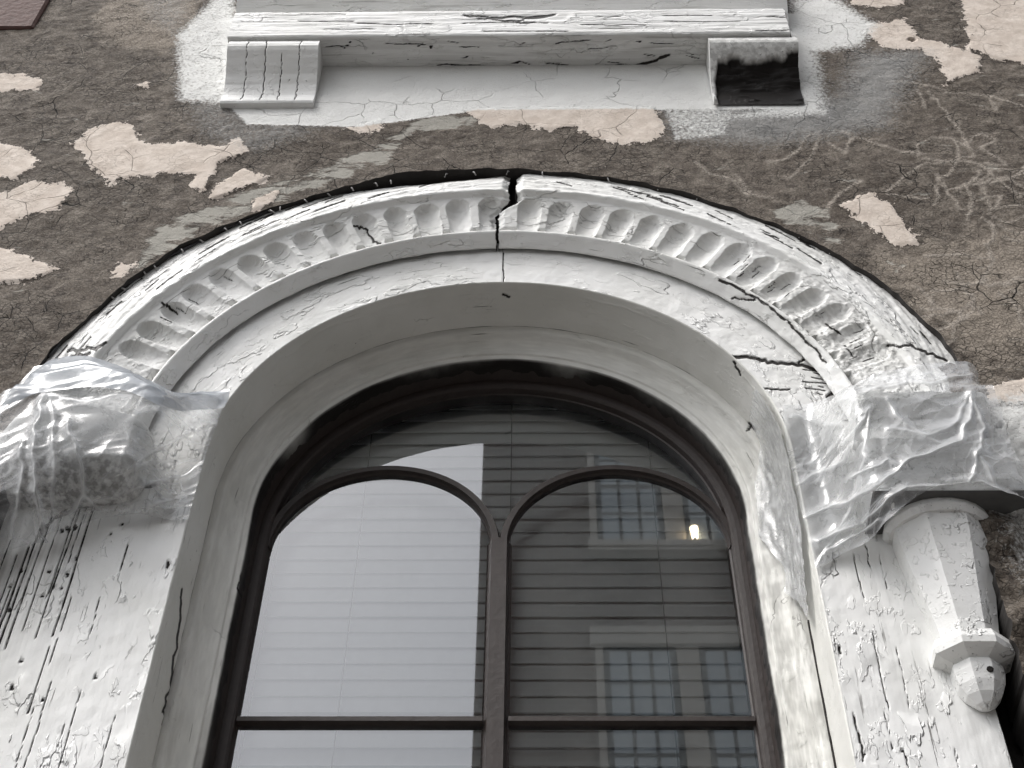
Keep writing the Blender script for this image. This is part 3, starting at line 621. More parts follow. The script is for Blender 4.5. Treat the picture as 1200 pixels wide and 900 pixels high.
    HC = [wob([(415, 265), (428, 268), (438, 283), (446, 285)], 1)+[1.6], wob([(190, 355), (208, 368)], 1)+[2], wob([(858, 350), (885, 352)], .8)+[1.8], wob([(968, 380), (985, 392)], .5)+[1.5], wob([(990, 405), (1000, 418)], .5)+[1.2]]
    HC += [wob([(80, 412), (100, 410), (124, 402)], 2)+[2.6], wob([(85, 418), (105, 414)], 2)+[3.0], wob([(843, 328), (870, 340), (905, 362), (940, 395), (968, 425)], 1)+[2.0], wob([(1040, 405), (1060, 405), (1085, 412), (1110, 423)], 1)+[2.0]]
    for _ in range(22):
        a = R(rng.uniform(6, 78))*side; r0 = rng.uniform(.89, .965); L = rng.uniform(.03, .10)
        l = [(XC+(r0+.01*k*0)*math.sin(a+k*L/5), ZC+(r0-.004*k*side)*math.cos(a+k*L/5)) for k in range(6)]
        pts = np.array([(x, np.interp(math.hypot(x-XC, z-ZC), [.88, .98], [1.9355, 1.958]), z) for x, z in l]); HC.append([tuple(v) for v in proj(pts)]+[rng.uniform(.7, 1.2)])
    for k in range(26):
        a = R(rng.uniform(40, 76))*side; r0 = rng.uniform(.76, .82); pts = []
        for q_ in range(4): r1 = r0+q_*.008; pts.append((XC+r1*math.sin(a+rng.normal()*.004), np.interp(r1, [.741, .857], [1.97, 1.95]), ZC+r1*math.cos(a)))
        if (side > 0 and k < 16) or k < 4: HC.append([tuple(v) for v in proj(np.array(pts))]+[rng.uniform(.55, .95)])
    ck = marks(P, HC, 1.5)
    ck = np.maximum(ck, sstep(.16, .0, e)*.8)
    dirt_shade = .75*wash*sstep(.955, .985, r)[None]+.18*wash+.25*bandw*sstep(.12, .0, b)+bandw*.35*worn
    if side < 0: dirt_shade = dirt_shade+.8*sstep(.90, .97, r)[None]*np.exp(-((deg+9)/11)**2)
    s = np.concatenate([[0], np.cumsum(np.hypot(*np.diff(prof, axis=0).T))])
    ua = np.stack(np.broadcast_arrays(th*.75, s[None], 0*th+side), -1)
    grid('moulding', P, M_hood, o, dict(uvw=ua, crack=ck, dirt_shade=np.clip(dirt_shade, 0, 1)), None, lab, 'flute')
    # end faces at the crown joint
    E0 = P[0]; bk = E0.copy(); bk[:, 1] = 2.0; V = np.concatenate([E0, bk]); mm = len(E0)
    mk('broken_end', V, np.stack([np.arange(mm-1), np.arange(1, mm), np.arange(1, mm)+mm, np.arange(mm-1)+mm], 1), M_rot, o)
    return o
hood(-1, FL, 'left half of the fluted white arch hood, ending in a hooked crack')
hood(1, FR, 'right half of the fluted white arch hood, worn and cracked towards the corbel')
# tin flashing strip and wire lath ends in the open gap above the hood
fl_ = thing('metal_lath', (XC-.6, 1.95, ZC+.7), 'dark wire lath ends crossing the gap above the hood', 'wire lath')
def tube(name, pts, rad, mat, parent, k=6):
    pts = np.asarray(pts, float); n = len(pts); V = []; T = np.gradient(pts, axis=0)
    for i in range(n):
        tt = T[i]/np.linalg.norm(T[i]); a = np.cross(tt, [0.3, .2, 1]); a /= np.linalg.norm(a); b = np.cross(tt, a)
        for j in range(k): V.append(pts[i]+rad*(math.cos(2*math.pi*j/k)*a+math.sin(2*math.pi*j/k)*b))
    F = [[i*k+j, i*k+(j+1) % k, (i+1)*k+(j+1) % k, (i+1)*k+j] for i in range(n-1) for j in range(k)]+[list(range(k))[::-1], list(range((n-1)*k, n*k))]
    return mk(name, V, F, mat, parent, smooth=True)
def hp(deg, r, y): return (XC+r*math.sin(R(deg)), y, ZC+r*math.cos(R(deg)))
for d in list(np.arange(-62, -14, 3.3))+[-9, -4.5, 1.0, 6, 14, 22, 29, 37, 44, 50]:
    d = d+rng.normal()*.5; j = rng.normal()*.4
    tube('wire', [hp(d, .998, 1.972), hp(d+j*.4, .982, 1.952), hp(d+j, .968, 1.944), hp(d+j*1.6, .957, 1.946)], .0019, M_wire, fl_, 5)
tn_ = thing('flashing_strip', (XC+.7, 1.93, ZC+.6), 'thin black flashing strip along the right shoulder of the hood', 'flashing')
tube('strip', [hp(d, .973+.003*math.sin(d*.6), 1.949) for d in np.arange(27, 69, 1.2)], .0028, M_tin, tn_)
tn2 = thing('flashing_strip', (XC-.8, 1.93, ZC+.5), 'thin black flashing strip along the left shoulder of the hood', 'flashing')
tube('strip', [hp(d, .974+.003*math.sin(d*.7), 1.950) for d in np.arange(-75, -34, 1.2)], .0030, M_tin, tn2)
mk('gap_backing', np.array([hp(d, r, 2.0) for d in range(-90, 91, 3) for r in (.735, 1.05)]), gfaces(61, 2), M_void, wall)  # near-black sheet painted as the darkness inside the open gap

# ================================================================== CORBELS
def prism(name, rings, mat, parent, cap=True, smooth=False, attrs=None):
    n, k = len(rings), len(rings[0]); V = np.array(rings).reshape(-1, 3)
    F = [[i*k+j, i*k+(j+1) % k, (i+1)*k+(j+1) % k, (i+1)*k+j] for i in range(n-1) for j in range(k)]
    if cap: F += [list(range(k))[::-1], list(range((n-1)*k, n*k))]
    return mk(name, V, F, mat, parent, smooth)
def oct_ring(cx, cy, z, rad, k=8, rot=22.5, jit=0):
    return [(cx+rad*math.cos(R(rot+360/k*j))*(1+rng.normal()*jit), cy+.82*rad*math.sin(R(rot+360/k*j))*(1+rng.normal()*jit), z+rng.normal()*jit*.02) for j in range(k)]
def blockgrid(name, x0, x1, ysec, mat, parent, amp=.002):
    """a moulded block: y-z section swept along x, with rough paint"""
    sec = resample(ysec, .006); xx = np.linspace(x0, x1, max(3, int((x1-x0)/.006)))
    P = np.stack(np.broadcast_arrays(xx[:, None], sec[None, :, 0], sec[None, :, 1]), -1).copy(); P = roughen(P, amp, 24, 4)
    dx_ = np.minimum(xx-x0, x1-xx); rd = .026; pull = np.where(dx_ < rd, rd-np.sqrt(np.maximum(rd*rd-(rd-dx_)**2, 0)), 0); P[..., 1] = np.minimum(P[..., 1]+pull[:, None], 2.0)
    o = grid(name, P, mat, parent)
    for xe, row in ((x0, P[0]), (x1, P[-1])): mk(name+'_side', row, [list(range(len(row)))], mat, parent)
    return o
def capital(cx, s, o):
    # top block under the hood's foot, neck and projecting bottom block
    x0, x1 = cx-.142, cx+.142
    blockgrid('upper_block', x0+.012, x1-.012, [(2.0, 2.295), (1.91, 2.293), (1.895, 2.285), (1.892, 2.262), (1.905, 2.245), (1.93, 2.235), (2.0, 2.235)], M_block, o)
    blockgrid('neck_block', x0+.03, x1-.03, [(2.0, 2.24), (1.925, 2.24), (1.925, 2.16), (2.0, 2.16)], M_block, o)
    blockgrid('abacus', x0, x1, [(2.0, 2.165), (1.91, 2.165), (1.897, 2.15), (1.893, 2.11), (1.902, 2.095), (1.902, 2.06), (1.895, 2.05), (1.890, 2.005), (1.892, 2.0), (2.0, 2.0)], M_block, o)
cR = thing('corbel', (.745, YC, 1.54), 'carved white corbel with faceted pendant under the right foot of the hood', 'corbel')
capital(.752, 1, cR)
mk('underside_shade_sheet', [(.606, 1.888, 1.9985), (.900, 1.888, 1.9985), (.900, 2.0, 1.9985), (.606, 2.0, 1.9985)], [[0, 1, 2, 3]], simple('underside_shade_grey', (.10, .10, .098), .8, 40, .3), cR)  # thin dark sheet: the capital's underside shade painted as colour
box('backing_board', .70, .842, 1.975, 2.05, 1.80, 2.0, M_block, cR, bev=.004)
# pendant: half-round cap, faceted taper, collar, finial
ax = lambda z: (.736-(2.0-z)*.01, 1.985)
def ringz(z, rad, jit=.004, k=8): x, y = ax(z); return oct_ring(x, y, z, rad, k, 22.5, jit)
prism('pendant_rim', [ringz(2.0, .098, 0, 24), ringz(1.985, .101, 0, 24), ringz(1.972, .094, 0, 24)], M_block, cR)
prism('pendant', [ringz(1.975, .0925), ringz(1.94, .0900), ringz(1.88, .0800), ringz(1.80, .0655), ringz(1.74, .0560), ringz(1.715, .0535)], M_block, cR)
prism('collar', [ringz(1.72, .0535, 0), ringz(1.712, .0680), ringz(1.695, .0735), ringz(1.682, .0720), ringz(1.676, .060), ringz(1.668, .040)], M_block, cR)
prism('finial', [ringz(1.672, .036, 0), ringz(1.664, .0445), ringz(1.648, .0450), ringz(1.625, .0405), ringz(1.605, .031), ringz(1.590, .018), ringz(1.584, .008)], M_block, cR)
x, y = ax(1.61); 
prism('nail_hole', [[(x+.012+.006*math.cos(a), y-.0345, 1.640+.006*math.sin(a)) for a in np.linspace(0, 2*math.pi, 9)[:-1]], [(x+.012+.006*math.cos(a), y-.020, 1.640+.006*math.sin(a)) for a in np.linspace(0, 2*math.pi, 9)[:-1]]], M_rot, cR)
cLf = thing('corbel', (-.9, YC, 1.99), 'rotten white corbel block wrapped in plastic, its pendant missing', 'corbel')
uu, vv = np.meshgrid(np.linspace(-math.pi/2, math.pi/2, 90), np.linspace(-math.pi/2, math.pi/2, 70), indexing='ij'); sp = lambda x_, e_: np.sign(x_)*np.abs(x_)**e_
P = np.stack([-.900+.152*sp(np.sin(uu), .62)*sp(np.cos(vv), .62), 2.0-.110*sp(np.cos(uu), .62)*sp(np.cos(vv), .62), 2.180+.108*sp(np.sin(vv), .7)], -1)
grid('corbel_block', P-gnormals(P)*(.007*fbm(P, 14, 4))[..., None], M_block, cLf, dict(dirt_shade=.8*sstep(2.16, 2.08, P[..., 2])))  # underside shade painted into the lower part of the block

# ================================================================== PLASTIC SHEETS
def bicubic(cp, nu, nv):
    cp = np.asarray(cp, float); a, b = cp.shape[:2]
    def cr(arr, n):
        k = arr.shape[0]; u = np.linspace(0, k-1, n); i = np.clip(u.astype(int), 0, k-2); f = (u-i)[(...,)+(None,)*(arr.ndim-1)]
        g = lambda j: arr[np.clip(j, 0, k-1)]
        p0, p1, p2, p3 = g(i-1), g(i), g(i+1), g(i+2)
        return .5*((2*p1)+(-p0+p2)*f+(2*p0-5*p1+4*p2-p3)*f*f+(-p0+3*p1-3*p2+p3)*f**3)
    return cr(cr(cp, nu).swapaxes(0, 1), nv).swapaxes(0, 1)
def plastic(name, ctrl, folds, mat, parent, nu=170, nv=150, crumple=.0032, off=0., lim=None, pull=.25):
    C3 = np.array([[at(x, y, Y) for x, y, Y in row] for row in ctrl]); P = bicubic(C3, nu, nv)
    if lim is not None:
        P[..., 1] = np.minimum(P[..., 1], lim(P))
        for _ in range(14):
            yb = P[..., 1].copy(); yb[1:-1, 1:-1] = (yb[:-2, 1:-1]+yb[2:, 1:-1]+yb[1:-1, :-2]+yb[1:-1, 2:])/4; P[..., 1] = np.minimum(yb, lim(P)+.004)
    N = gnormals(P); N *= np.sign(-(N[..., 1:2])+1e-9)       # towards the street
    u, v = np.meshgrid(np.linspace(0, 1, nu), np.linspace(0, 1, nv), indexing='ij'); q = np.stack([P[..., 0], P[..., 1]*.0, P[..., 2]], -1)
    Q = proj(P).reshape(nu, nv, 2); fold = np.zeros((nu, nv)); h = np.zeros((nu, nv))
    wq = Q+np.stack([fbm(q, 20, 2, off=off), fbm(q, 12, 2, off=off+31)], -1)*4
    for pl, wpx, amp in folds:
        d = line_d(wq.reshape(-1, 2), pl).reshape(nu, nv); h = np.maximum(h, .6*amp*np.exp(-d/(wpx*1.2))); fold = np.maximum(fold, np.exp(-(d/2.2)**2)*min(1, amp/.012))
    # crumple creases stretched along the pull of the sheet
    rg = np.random.default_rng(int(off)+5); cr = np.zeros((nu, nv)); qw = np.stack([q[..., 0]+.010*fbm(q, 14, 2, off=off), q[..., 2]+.010*fbm(q, 14, 2, off=off+5)], -1).reshape(-1, 2)
    lo_, hi_ = qw.min(0)-.03, qw.max(0)+.03
    for cell, amp_, ang, st in ((.060, .0075, pull, 2.2), (.030, .0032, pull+.5, 1.8)):
        k_ = int((hi_-lo_).prod()/(cell*cell))+6; sites = rg.uniform(lo_, hi_, (k_, 2)); ca, sa = math.cos(ang), math.sin(ang); T2 = np.array([[ca/st, -sa*1.2], [sa/st, ca*1.2]])
        A_, B_ = qw@T2, sites@T2; f1 = np.full(len(A_), 9.); f2 = np.full(len(A_), 9.); md = sstep(-.3, .25, perlin(q*np.array([7, 0, 7])+off+k_))
        for b_ in B_: d_ = np.hypot(*(A_-b_).T); f2 = np.minimum(f2, np.maximum(d_, f1)); f1 = np.minimum(f1, d_)
        f1, f2 = f1.reshape(nu, nv), f2.reshape(nu, nv); h = h+crumple/.0032*amp_*md*(f1/cell-.4); cr = np.maximum(cr, md*(1-sstep(.0, .0035, f2-f1))*min(1, amp_/.004))
    fold = np.clip(fold*.7+cr*.42, 0, 1); h = h-np.percentile(h, 12)
    P = P+N*h[..., None]
    if lim is not None: P[..., 1] = np.minimum(P[..., 1], lim(P)+.006)
    return grid(name, P, mat, parent, dict(uvw=np.stack([P[..., 0], P[..., 1], P[..., 2]], -1), fold=fold))
def support(P):                             # stay in front of pilaster, corbels and hood feet
    x, z = P[..., 0], P[..., 2]; lim = np.full(x.shape, YC-.008)
    for cx in (.752, -.896):
        inx = sstep(.215, .135, np.abs(x-cx)); zb = 2.0 if cx > 0 else 2.075; inz = sstep(zb-.07, zb+.01, z)*sstep(2.40, 2.27, z); lim = lim-inx*inz*.118
    return lim
pl = thing('plastic_sheet', (-.85, 1.9, 1.95), 'crumpled clear plastic sheet taped over the left corbel and hanging in folds', 'plastic sheet', 'plastic wraps on the corbels')
ctrl = [  # columns from left to right, rows from top to bottom: x, y, depth
 [(40, 430, 1.925), (-12, 492, 1.905), (-45, 560, 1.89), (-50, 610, 1.90), (-40, 660, 1.93)],
 [(75, 424, 1.915), (50, 470, 1.878), (28, 530, 1.868), (10, 590, 1.90), (-5, 648, 1.955)],
 [(112, 424, 1.905), (100, 470, 1.872), (80, 530, 1.868), (62, 590, 1.91), (50, 632, 1.975)],
 [(155, 440, 1.90), (148, 480, 1.872), (128, 540, 1.90), (112, 590, 1.955), (95, 616, 1.988)],
 [(195, 458, 1.91), (186, 490, 1.885), (176, 540, 1.955), (168, 585, 1.985), (155, 612, 1.992)],
 [(232, 464, 1.955), (224, 498, 1.955), (214, 540, 1.985), (204, 580, 1.990), (195, 610, 1.993)],
 [(270, 462, 1.994), (256, 490, 1.992), (242, 532, 1.992), (230, 575, 1.993), (221, 609, 1.994)]]
folds = [([(52, 470), (40, 520), (44, 580), (52, 640)], 6, .022), ([(58, 468), (95, 470), (160, 466), (190, 470)], 7, .012), ([(80, 496), (92, 540), (95, 580), (60, 628)], 5, .018), ([(28, 520), (26, 570), (10, 630)], 6, .016), ([(60, 470), (64, 540), (62, 600)], 5, .010),
         ([(110, 590), (150, 575), (215, 560), (238, 545)], 4, .007), ([(120, 560), (170, 545), (230, 540)], 4, .006), ([(100, 600), (160, 596), (220, 585)], 4, .006), ([(160, 545), (200, 515), (250, 500)], 4, .006), ([(0, 490), (40, 462), (60, 440)], 5, .010), ([(95, 580), (120, 600)], 4, .01)]
plastic('draped_sheet', ctrl, folds, M_plastic, pl, 240, 200, lim=support)
ctrl = [[(36, 440, 1.90), (22, 456, 1.885), (2, 482, 1.88)], [(62, 422, 1.905), (60, 438, 1.875), (52, 460, 1.868)], [(100, 418, 1.895), (102, 436, 1.868), (104, 454, 1.862)], [(140, 430, 1.89), (142, 442, 1.866), (146, 458, 1.862)], [(178, 448, 1.90), (176, 460, 1.875), (180, 472, 1.872)], [(205, 460, 1.925), (204, 470, 1.92), (206, 482, 1.925)], [(235, 460, 1.975), (234, 470, 1.97), (232, 480, 1.975)], [(270, 458, 1.990), (268, 468, 1.988), (263, 480, 1.990)]]
folds = [([(40, 440), (100, 432), (150, 440), (205, 474)], 4, .010), ([(60, 428), (100, 424), (140, 440)], 4, .007), ([(205, 470), (235, 462), (265, 474)], 4, .006), ([(150, 444), (180, 454), (210, 476)], 3, .008)]
plastic('taped_strip', ctrl, folds, M_tape, pl, 160, 50, .0036, 40., lim=lambda P: support(P)-.006)
pr_ = thing('plastic_sheet', (.75, 1.9, 1.95), 'crumpled clear plastic sheet wrapped round the right corbel above its pendant', 'plastic sheet', 'plastic wraps on the corbels')
ctrl = [
 [(916, 476, 1.994), (921, 520, 1.993), (932, 570, 1.992), (944, 620, 1.992), (957, 668, 1.992)],
 [(948, 474, 1.992), (952, 520, 1.990), (962, 570, 1.988), (972, 612, 1.985), (985, 650, 1.985)],
 [(984, 462, 1.955), (986, 512, 1.960), (992, 562, 1.965), (1002, 604, 1.960), (1018, 634, 1.955)],
 [(1012, 444, 1.905), (1018, 500, 1.885), (1026, 548, 1.885), (1034, 582, 1.888), (1044, 606, 1.890)],
 [(1050, 432, 1.885), (1060, 488, 1.868), (1068, 538, 1.868), (1076, 556, 1.872), (1084, 577, 1.880)],
 [(1095, 426, 1.890), (1105, 480, 1.868), (1116, 528, 1.866), (1122, 546, 1.870), (1130, 568, 1.878)],
 [(1132, 424, 1.905), (1148, 476, 1.880), (1160, 526, 1.872), (1168, 552, 1.876), (1180, 580, 1.882)],
 [(1142, 432, 1.935), (1160, 480, 1.925), (1176, 530, 1.920), (1196, 575, 1.915), (1215, 600, 1.915)]]
folds = [([(960, 640), (1010, 612), (1060, 575), (1150, 568), (1195, 590)], 6, .014), ([(1140, 470), (1128, 520), (1060, 545), (1000, 590), (945, 610)], 6, .016), ([(1138, 462), (1152, 505), (1140, 560), (1110, 585)], 5, .014), ([(1138, 462), (1118, 500), (1085, 512), (1040, 505)], 5, .010), ([(1150, 540), (1170, 575), (1196, 600)], 5, .010),
         ([(985, 470), (1030, 455), (1090, 450), (1140, 440)], 5, .009), ([(990, 520), (1020, 480), (1010, 560), (1000, 600)], 5, .010), ([(1005, 560), (1040, 540), (1062, 548)], 5, .012), ([(925, 575), (990, 540), (1000, 520)], 5, .008), ([(1030, 610), (970, 650)], 5, .012), ([(1000, 600), (960, 660)], 4, .008), ([(1040, 470), (1060, 500), (1100, 520)], 4, .008), ([(930, 490), (985, 500)], 5, .006)]
plastic('draped_sheet', ctrl, folds, M_plastic, pr_, 240, 200, off=90., lim=support, pull=.5)
# flap that turns round the corner into the reveal and ends in a point
tt = np.linspace(R0*R(69), R0*math.pi/2+(ZC-at(945, 722, 2.06)[2]), 110); k = np.linspace(0, 1, 44)
den = (tt-tt[0])/(tt[-1]-tt[0]); dmax = np.interp(den, [0, .25, .5, .8, 1], [.085, .140, .150, .105, .004])
y0_ = np.interp(den, [0, .7, 1], [1.997, 1.997, 2.06])
Yf = y0_[:, None]+dmax[:, None]*k[None]
Rf = np.interp(Yf, [1.99, 2.10, 2.12, 2.15, 2.2], [R0-.006, R0-.012, R0-.026, R0-.06, R0-.085])
P = path_pt(tt[:, None], Rf, Yf); q = np.stack([tt[:, None]+0*Yf, Yf*2, 0*Yf], -1); c1 = np.abs(perlin(q*np.array([14, 40, 0]))); c2 = np.abs(perlin(q*np.array([30, 70, 0])+5))
P = P-np.stack([np.ones_like(Yf), 0*Yf, 0*Yf], -1)*(.006*(.5-c1)+.002*(.4-c2)+.004)[..., None]
grid('reveal_flap', P, M_plastic, pr_, dict(uvw=P.copy(), fold=np.clip(1-c1*10, 0, 1)*.6+.12))

# ================================================================== SASH WINDOW
win = thing('arched_sash_window', (XC, 2.22, ZB), 'dark brown arched sash window with twin round-headed lights', 'window')
tw = path_t(.02)
prof = np.array([(R0-.078, 2.158), (R0-.082, 2.20), (R0-.083, 2.216), (R0-.092, 2.2165), (R0-.100, 2.218), (R0-.104, 2.222), (R0-.1055, 2.236), (R0-.109, 2.238), (R0-.110, 2.262), (R0-.06, 2.30)])
grid('sash_frame', sweep(prof, tw), M_black, win, smooth=False)
YS = 2.222; YG = 2.240; RS = .232; ZS = 2.196; HW = .0255; RI = R0-.110
mull = [(-HW, 2.262), (-HW, 2.246), (-HW+.006, 2.236), (-HW+.010, YS), (HW-.010, YS), (HW-.006, 2.236), (HW, 2.246), (HW, 2.262)]
def mull_obj(z0, z1): return prism('mullion', [[(XC+a, b, z) for a, b in mull] for z in (z0, z1)], M_black, win)
mull_obj(ZB, ZS+.02)
cxs = (XC-(RI+HW-.012)/2-.002, XC+(RI+HW-.012)/2+.002)
for cx in cxs:
    th = np.linspace(-math.pi/2, math.pi/2, 41); sec = [(-.0105, 2.250), (-.0105, 2.238), (-.0075, 2.234), (-.0065, 2.225), (.0065, 2.225), (.0075, 2.234), (.0105, 2.238), (.0105, 2.250)]
    rad = (RI-HW)/2+.014
    prism('arched_bar', [[(cx+(rad+a)*math.sin(q), b, ZS+(rad+a)*math.cos(q)) for a, b in sec] for q in th], M_black, win)
ZT = 1.756
for s in (-1, 1):
    xa, xb = (XC-RI-.004, XC-HW+.002) if s < 0 else (XC+HW-.002, XC+RI+.004)
    sec = [(2.250, -.008), (2.237, -.0075), (2.226, -.005), (2.226, .005), (2.237, .0075), (2.250, .008)]
    prism('glazing_bar', [[(x_, a, ZT+b) for a, b in sec] for x_ in (xa, xb)], M_black, win)
def pane(pts):
    q = np.array(pts); ar = (q[:, 0]*np.roll(q[:, 1], -1)-np.roll(q[:, 0], -1)*q[:, 1]).sum()
    if ar < 0: pts = pts[::-1]
    mk('glass_pane', [(x_, YG, z_) for x_, z_ in pts], [list(range(len(pts)))], M_glass, win)
for cx in cxs:
    rad = (RI-HW)/2+.014; a = [(cx+rad*math.sin(q), ZS+rad*math.cos(q)) for q in np.linspace(-math.pi/2, math.pi/2, 33)]
    pane(a+[(cx+rad, ZT), (cx-rad, ZT)]); pane([(cx-rad, ZT), (cx+rad, ZT), (cx+rad, ZB), (cx-rad, ZB)])
# spandrel pane above the twin arches
xa = np.linspace(XC-RI-.001, XC+RI+.001, 81); top = ZC+np.sqrt(np.maximum((RI+.003)**2-(xa-XC)**2, 0)); low = np.full(len(xa), ZS)
for cx in cxs: low = np.maximum(low, ZS+np.sqrt(np.maximum((rad+.001)**2-(xa-cx)**2, 0)))
top = np.maximum(top, low+.0005)
mk('glass_pane', [(a, YG, b) for a, b in zip(xa, low)]+[(a, YG, b) for a, b in zip(xa, top)], [[i, i+1, 82+i, 81+i] for i in range(80)], M_glass, win)

# ------------------------------------------------------------------ blind and room behind
bl_ = thing('venetian_blind', (XC, 2.36, ZB), 'pale venetian blind hanging closed behind the glass', 'blind')
sec = [(-.0265+.053*k/6, .004*(1-((k-3)/3)**2)) for k in range(7)]
tilt = R(76); slat0 = None; zz = ZB+.02; pitch = .0405; kz = 0
while zz < 2.79:
    if slat0 is None:
        V = []
        for x_ in (XC-.56, XC+.56):
            for a, b in sec: V.append((x_, 2.318+a*math.cos(tilt)-b*math.sin(tilt), zz+a*math.sin(tilt)+b*math.cos(tilt)))
            for a, b in sec[::-1]: V.append((x_, 2.318+a*math.cos(tilt)-(b-.0028)*math.sin(tilt), zz+a*math.sin(tilt)+(b-.0028)*math.cos(tilt)))
        F = [[j, (j+1) % 14, 14+(j+1) % 14, 14+j] for j in range(14)]+[list(range(14)), list(range(14, 28))[::-1]]
        slat0 = mk('slat', V, F, M_slat, bl_)
    else:
        c = slat0.copy(); COL.objects.link(c); c.location = slat0.location+Vector((0, rng.normal()*.0006, kz*pitch)); c.rotation_euler = (rng.normal()*.012, rng.normal()*.0008, 0)
    kz += 1; zz += pitch
box('head_rail', XC-.57, XC+.57, 2.295, 2.345, zz-.005, zz+.045, M_slat, bl_)
for dx in (-.30, .33, -.47, .02): tube('ladder_cord', [(XC+dx, 2.290, ZB), (XC+dx+.002, 2.290, (ZB+zz)/2), (XC+dx, 2.290, zz)], .0012, M_cord, bl_, 5)
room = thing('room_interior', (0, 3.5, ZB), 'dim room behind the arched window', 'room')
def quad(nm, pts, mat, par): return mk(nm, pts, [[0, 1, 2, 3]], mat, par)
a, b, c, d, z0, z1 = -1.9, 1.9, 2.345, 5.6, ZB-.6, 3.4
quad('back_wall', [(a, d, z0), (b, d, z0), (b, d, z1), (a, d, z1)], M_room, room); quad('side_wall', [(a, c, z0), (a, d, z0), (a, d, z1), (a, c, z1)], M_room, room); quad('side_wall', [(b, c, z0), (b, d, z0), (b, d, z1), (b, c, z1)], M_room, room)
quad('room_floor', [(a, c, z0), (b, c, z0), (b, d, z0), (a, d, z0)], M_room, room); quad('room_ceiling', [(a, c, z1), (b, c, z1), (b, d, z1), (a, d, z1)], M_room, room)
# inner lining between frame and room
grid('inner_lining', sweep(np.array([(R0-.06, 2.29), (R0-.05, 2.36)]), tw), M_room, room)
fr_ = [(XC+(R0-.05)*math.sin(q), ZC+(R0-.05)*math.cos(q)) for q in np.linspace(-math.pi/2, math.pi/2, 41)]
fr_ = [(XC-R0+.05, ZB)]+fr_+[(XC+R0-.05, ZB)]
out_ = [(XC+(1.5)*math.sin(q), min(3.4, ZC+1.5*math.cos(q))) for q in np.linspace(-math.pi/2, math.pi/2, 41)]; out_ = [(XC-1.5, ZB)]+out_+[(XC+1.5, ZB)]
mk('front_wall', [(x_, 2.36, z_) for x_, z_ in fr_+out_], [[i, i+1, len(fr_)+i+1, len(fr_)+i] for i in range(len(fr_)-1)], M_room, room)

# ================================================================== SILL ABOVE
sill = thing('window_sill', (-.066, 1.9, 3.5), 'cracked white wooden window sill on two brackets above the arch', 'window sill')
YF = 1.85
def board_x(name, x0, x1, sec, amp, cracks, par, mat=M_white_x, dirt_shade=0., ds=.0024, dx=.008):
    s_ = resample(sec, ds); xx = np.arange(x0, x1+1e-6, dx); P = np.stack(np.broadcast_arrays(xx[:, None], s_[None, :, 0], s_[None, :, 1]), -1).copy()
    N = gnormals(P); P = P+N*(amp*fbm(P, (5, 60, 60), 4)+.4*amp*fbm(P, 40, 3))[..., None]
    ck = marks(P, cracks, 1.2) if cracks else np.zeros(P.shape[:2]); P[..., 1] += ck*.0012
    o = grid(name, P, mat, par, dict(crack=ck, dirt_shade=np.full(P.shape[:2], dirt_shade)))
    for row in (P[0], P[-1]): mk(name+'_end', row, [list(range(len(row)))], mat, par)
    return o
SC = [wob([(545, 18), (575, 21), (610, 20), (650, 17)], 1, 5)+[1.8], wob([(560, 22), (600, 24), (640, 20)], 1, 5)+[1.2]]
for _ in range(13):
    x_ = rng.uniform(280, 900); y_ = rng.uniform(16, 39); SC.append(wob([(x_, y_), (x_+rng.uniform(30, 110), y_+rng.normal()*.6)], .4, 4)+[rng.uniform(.4, .62)])
SC += [wob([(706, 78), (725, 76), (745, 77), (770, 70), (783, 64)], 1, 4)+[2.4], wob([(715, 80), (740, 79)], .6)+[2], wob([(600, 74), (612, 72), (620, 75)], .5)+[1.2], wob([(640, 74), (665, 76)], .5)+[1.2], wob([(513, 76), (580, 77)], .6)+[1.0], wob([(452, 51), (500, 52)], .5)+[.8], wob([(502, 46), (506, 60)], .6)+[.9], wob([(404, 56), (412, 48)], .5)+[1.2]]
for _ in range(16): x_ = rng.uniform(380, 820); y_ = rng.uniform(46, 76); SC.append(wob([(x_, y_), (x_+rng.uniform(5, 25), y_+rng.normal()*2)], .8, 4)+[.7])
board_x('sill_board', -.822, .688, [(1.93, 3.90), (1.862, 3.884), (1.852, 3.878), (YF, 3.87), (YF, 3.738), (1.853, 3.731), (1.947, 3.729)], .0014, SC, sill, dirt_shade=.15)
# stool bead and lower frame rail of the window above
upw = thing('upper_window', (-.066, 1.95, 3.9), 'pale grey frame of the window above the sill', 'window')
box('lower_bead', -.818, .70, 1.872, 1.95, 3.892, 3.918, M_block, upw, bev=.008)
prism('bottom_rail', [[(x_, 2.0, 3.919), (x_, 1.935, 3.919), (x_, 1.875, 4.02), (x_, 1.875, 4.15), (x_, 2.0, 4.15)] for x_ in (-.842, .712)], M_white_x, upw)
for x0, x1 in ((-.842, -.70), (.57, .712)): box('jamb', x0, x1, 1.90, 2.0, 4.151, 5.6, M_white_z, upw, bev=.004)
box('head', -.842, .712, 1.90, 2.0, 5.601, 5.8, M_white_x, upw, bev=.004)
quad('upper_pane', [(-.70, 1.97, 4.15), (.57, 1.97, 4.15), (.57, 1.97, 5.6), (-.70, 1.97, 5.6)], M_glass, upw)
quad('curtain', [(-.75, 2.2, 4.0), (.62, 2.2, 4.0), (.62, 2.2, 5.65), (-.75, 2.2, 5.65)], M_room, upw)
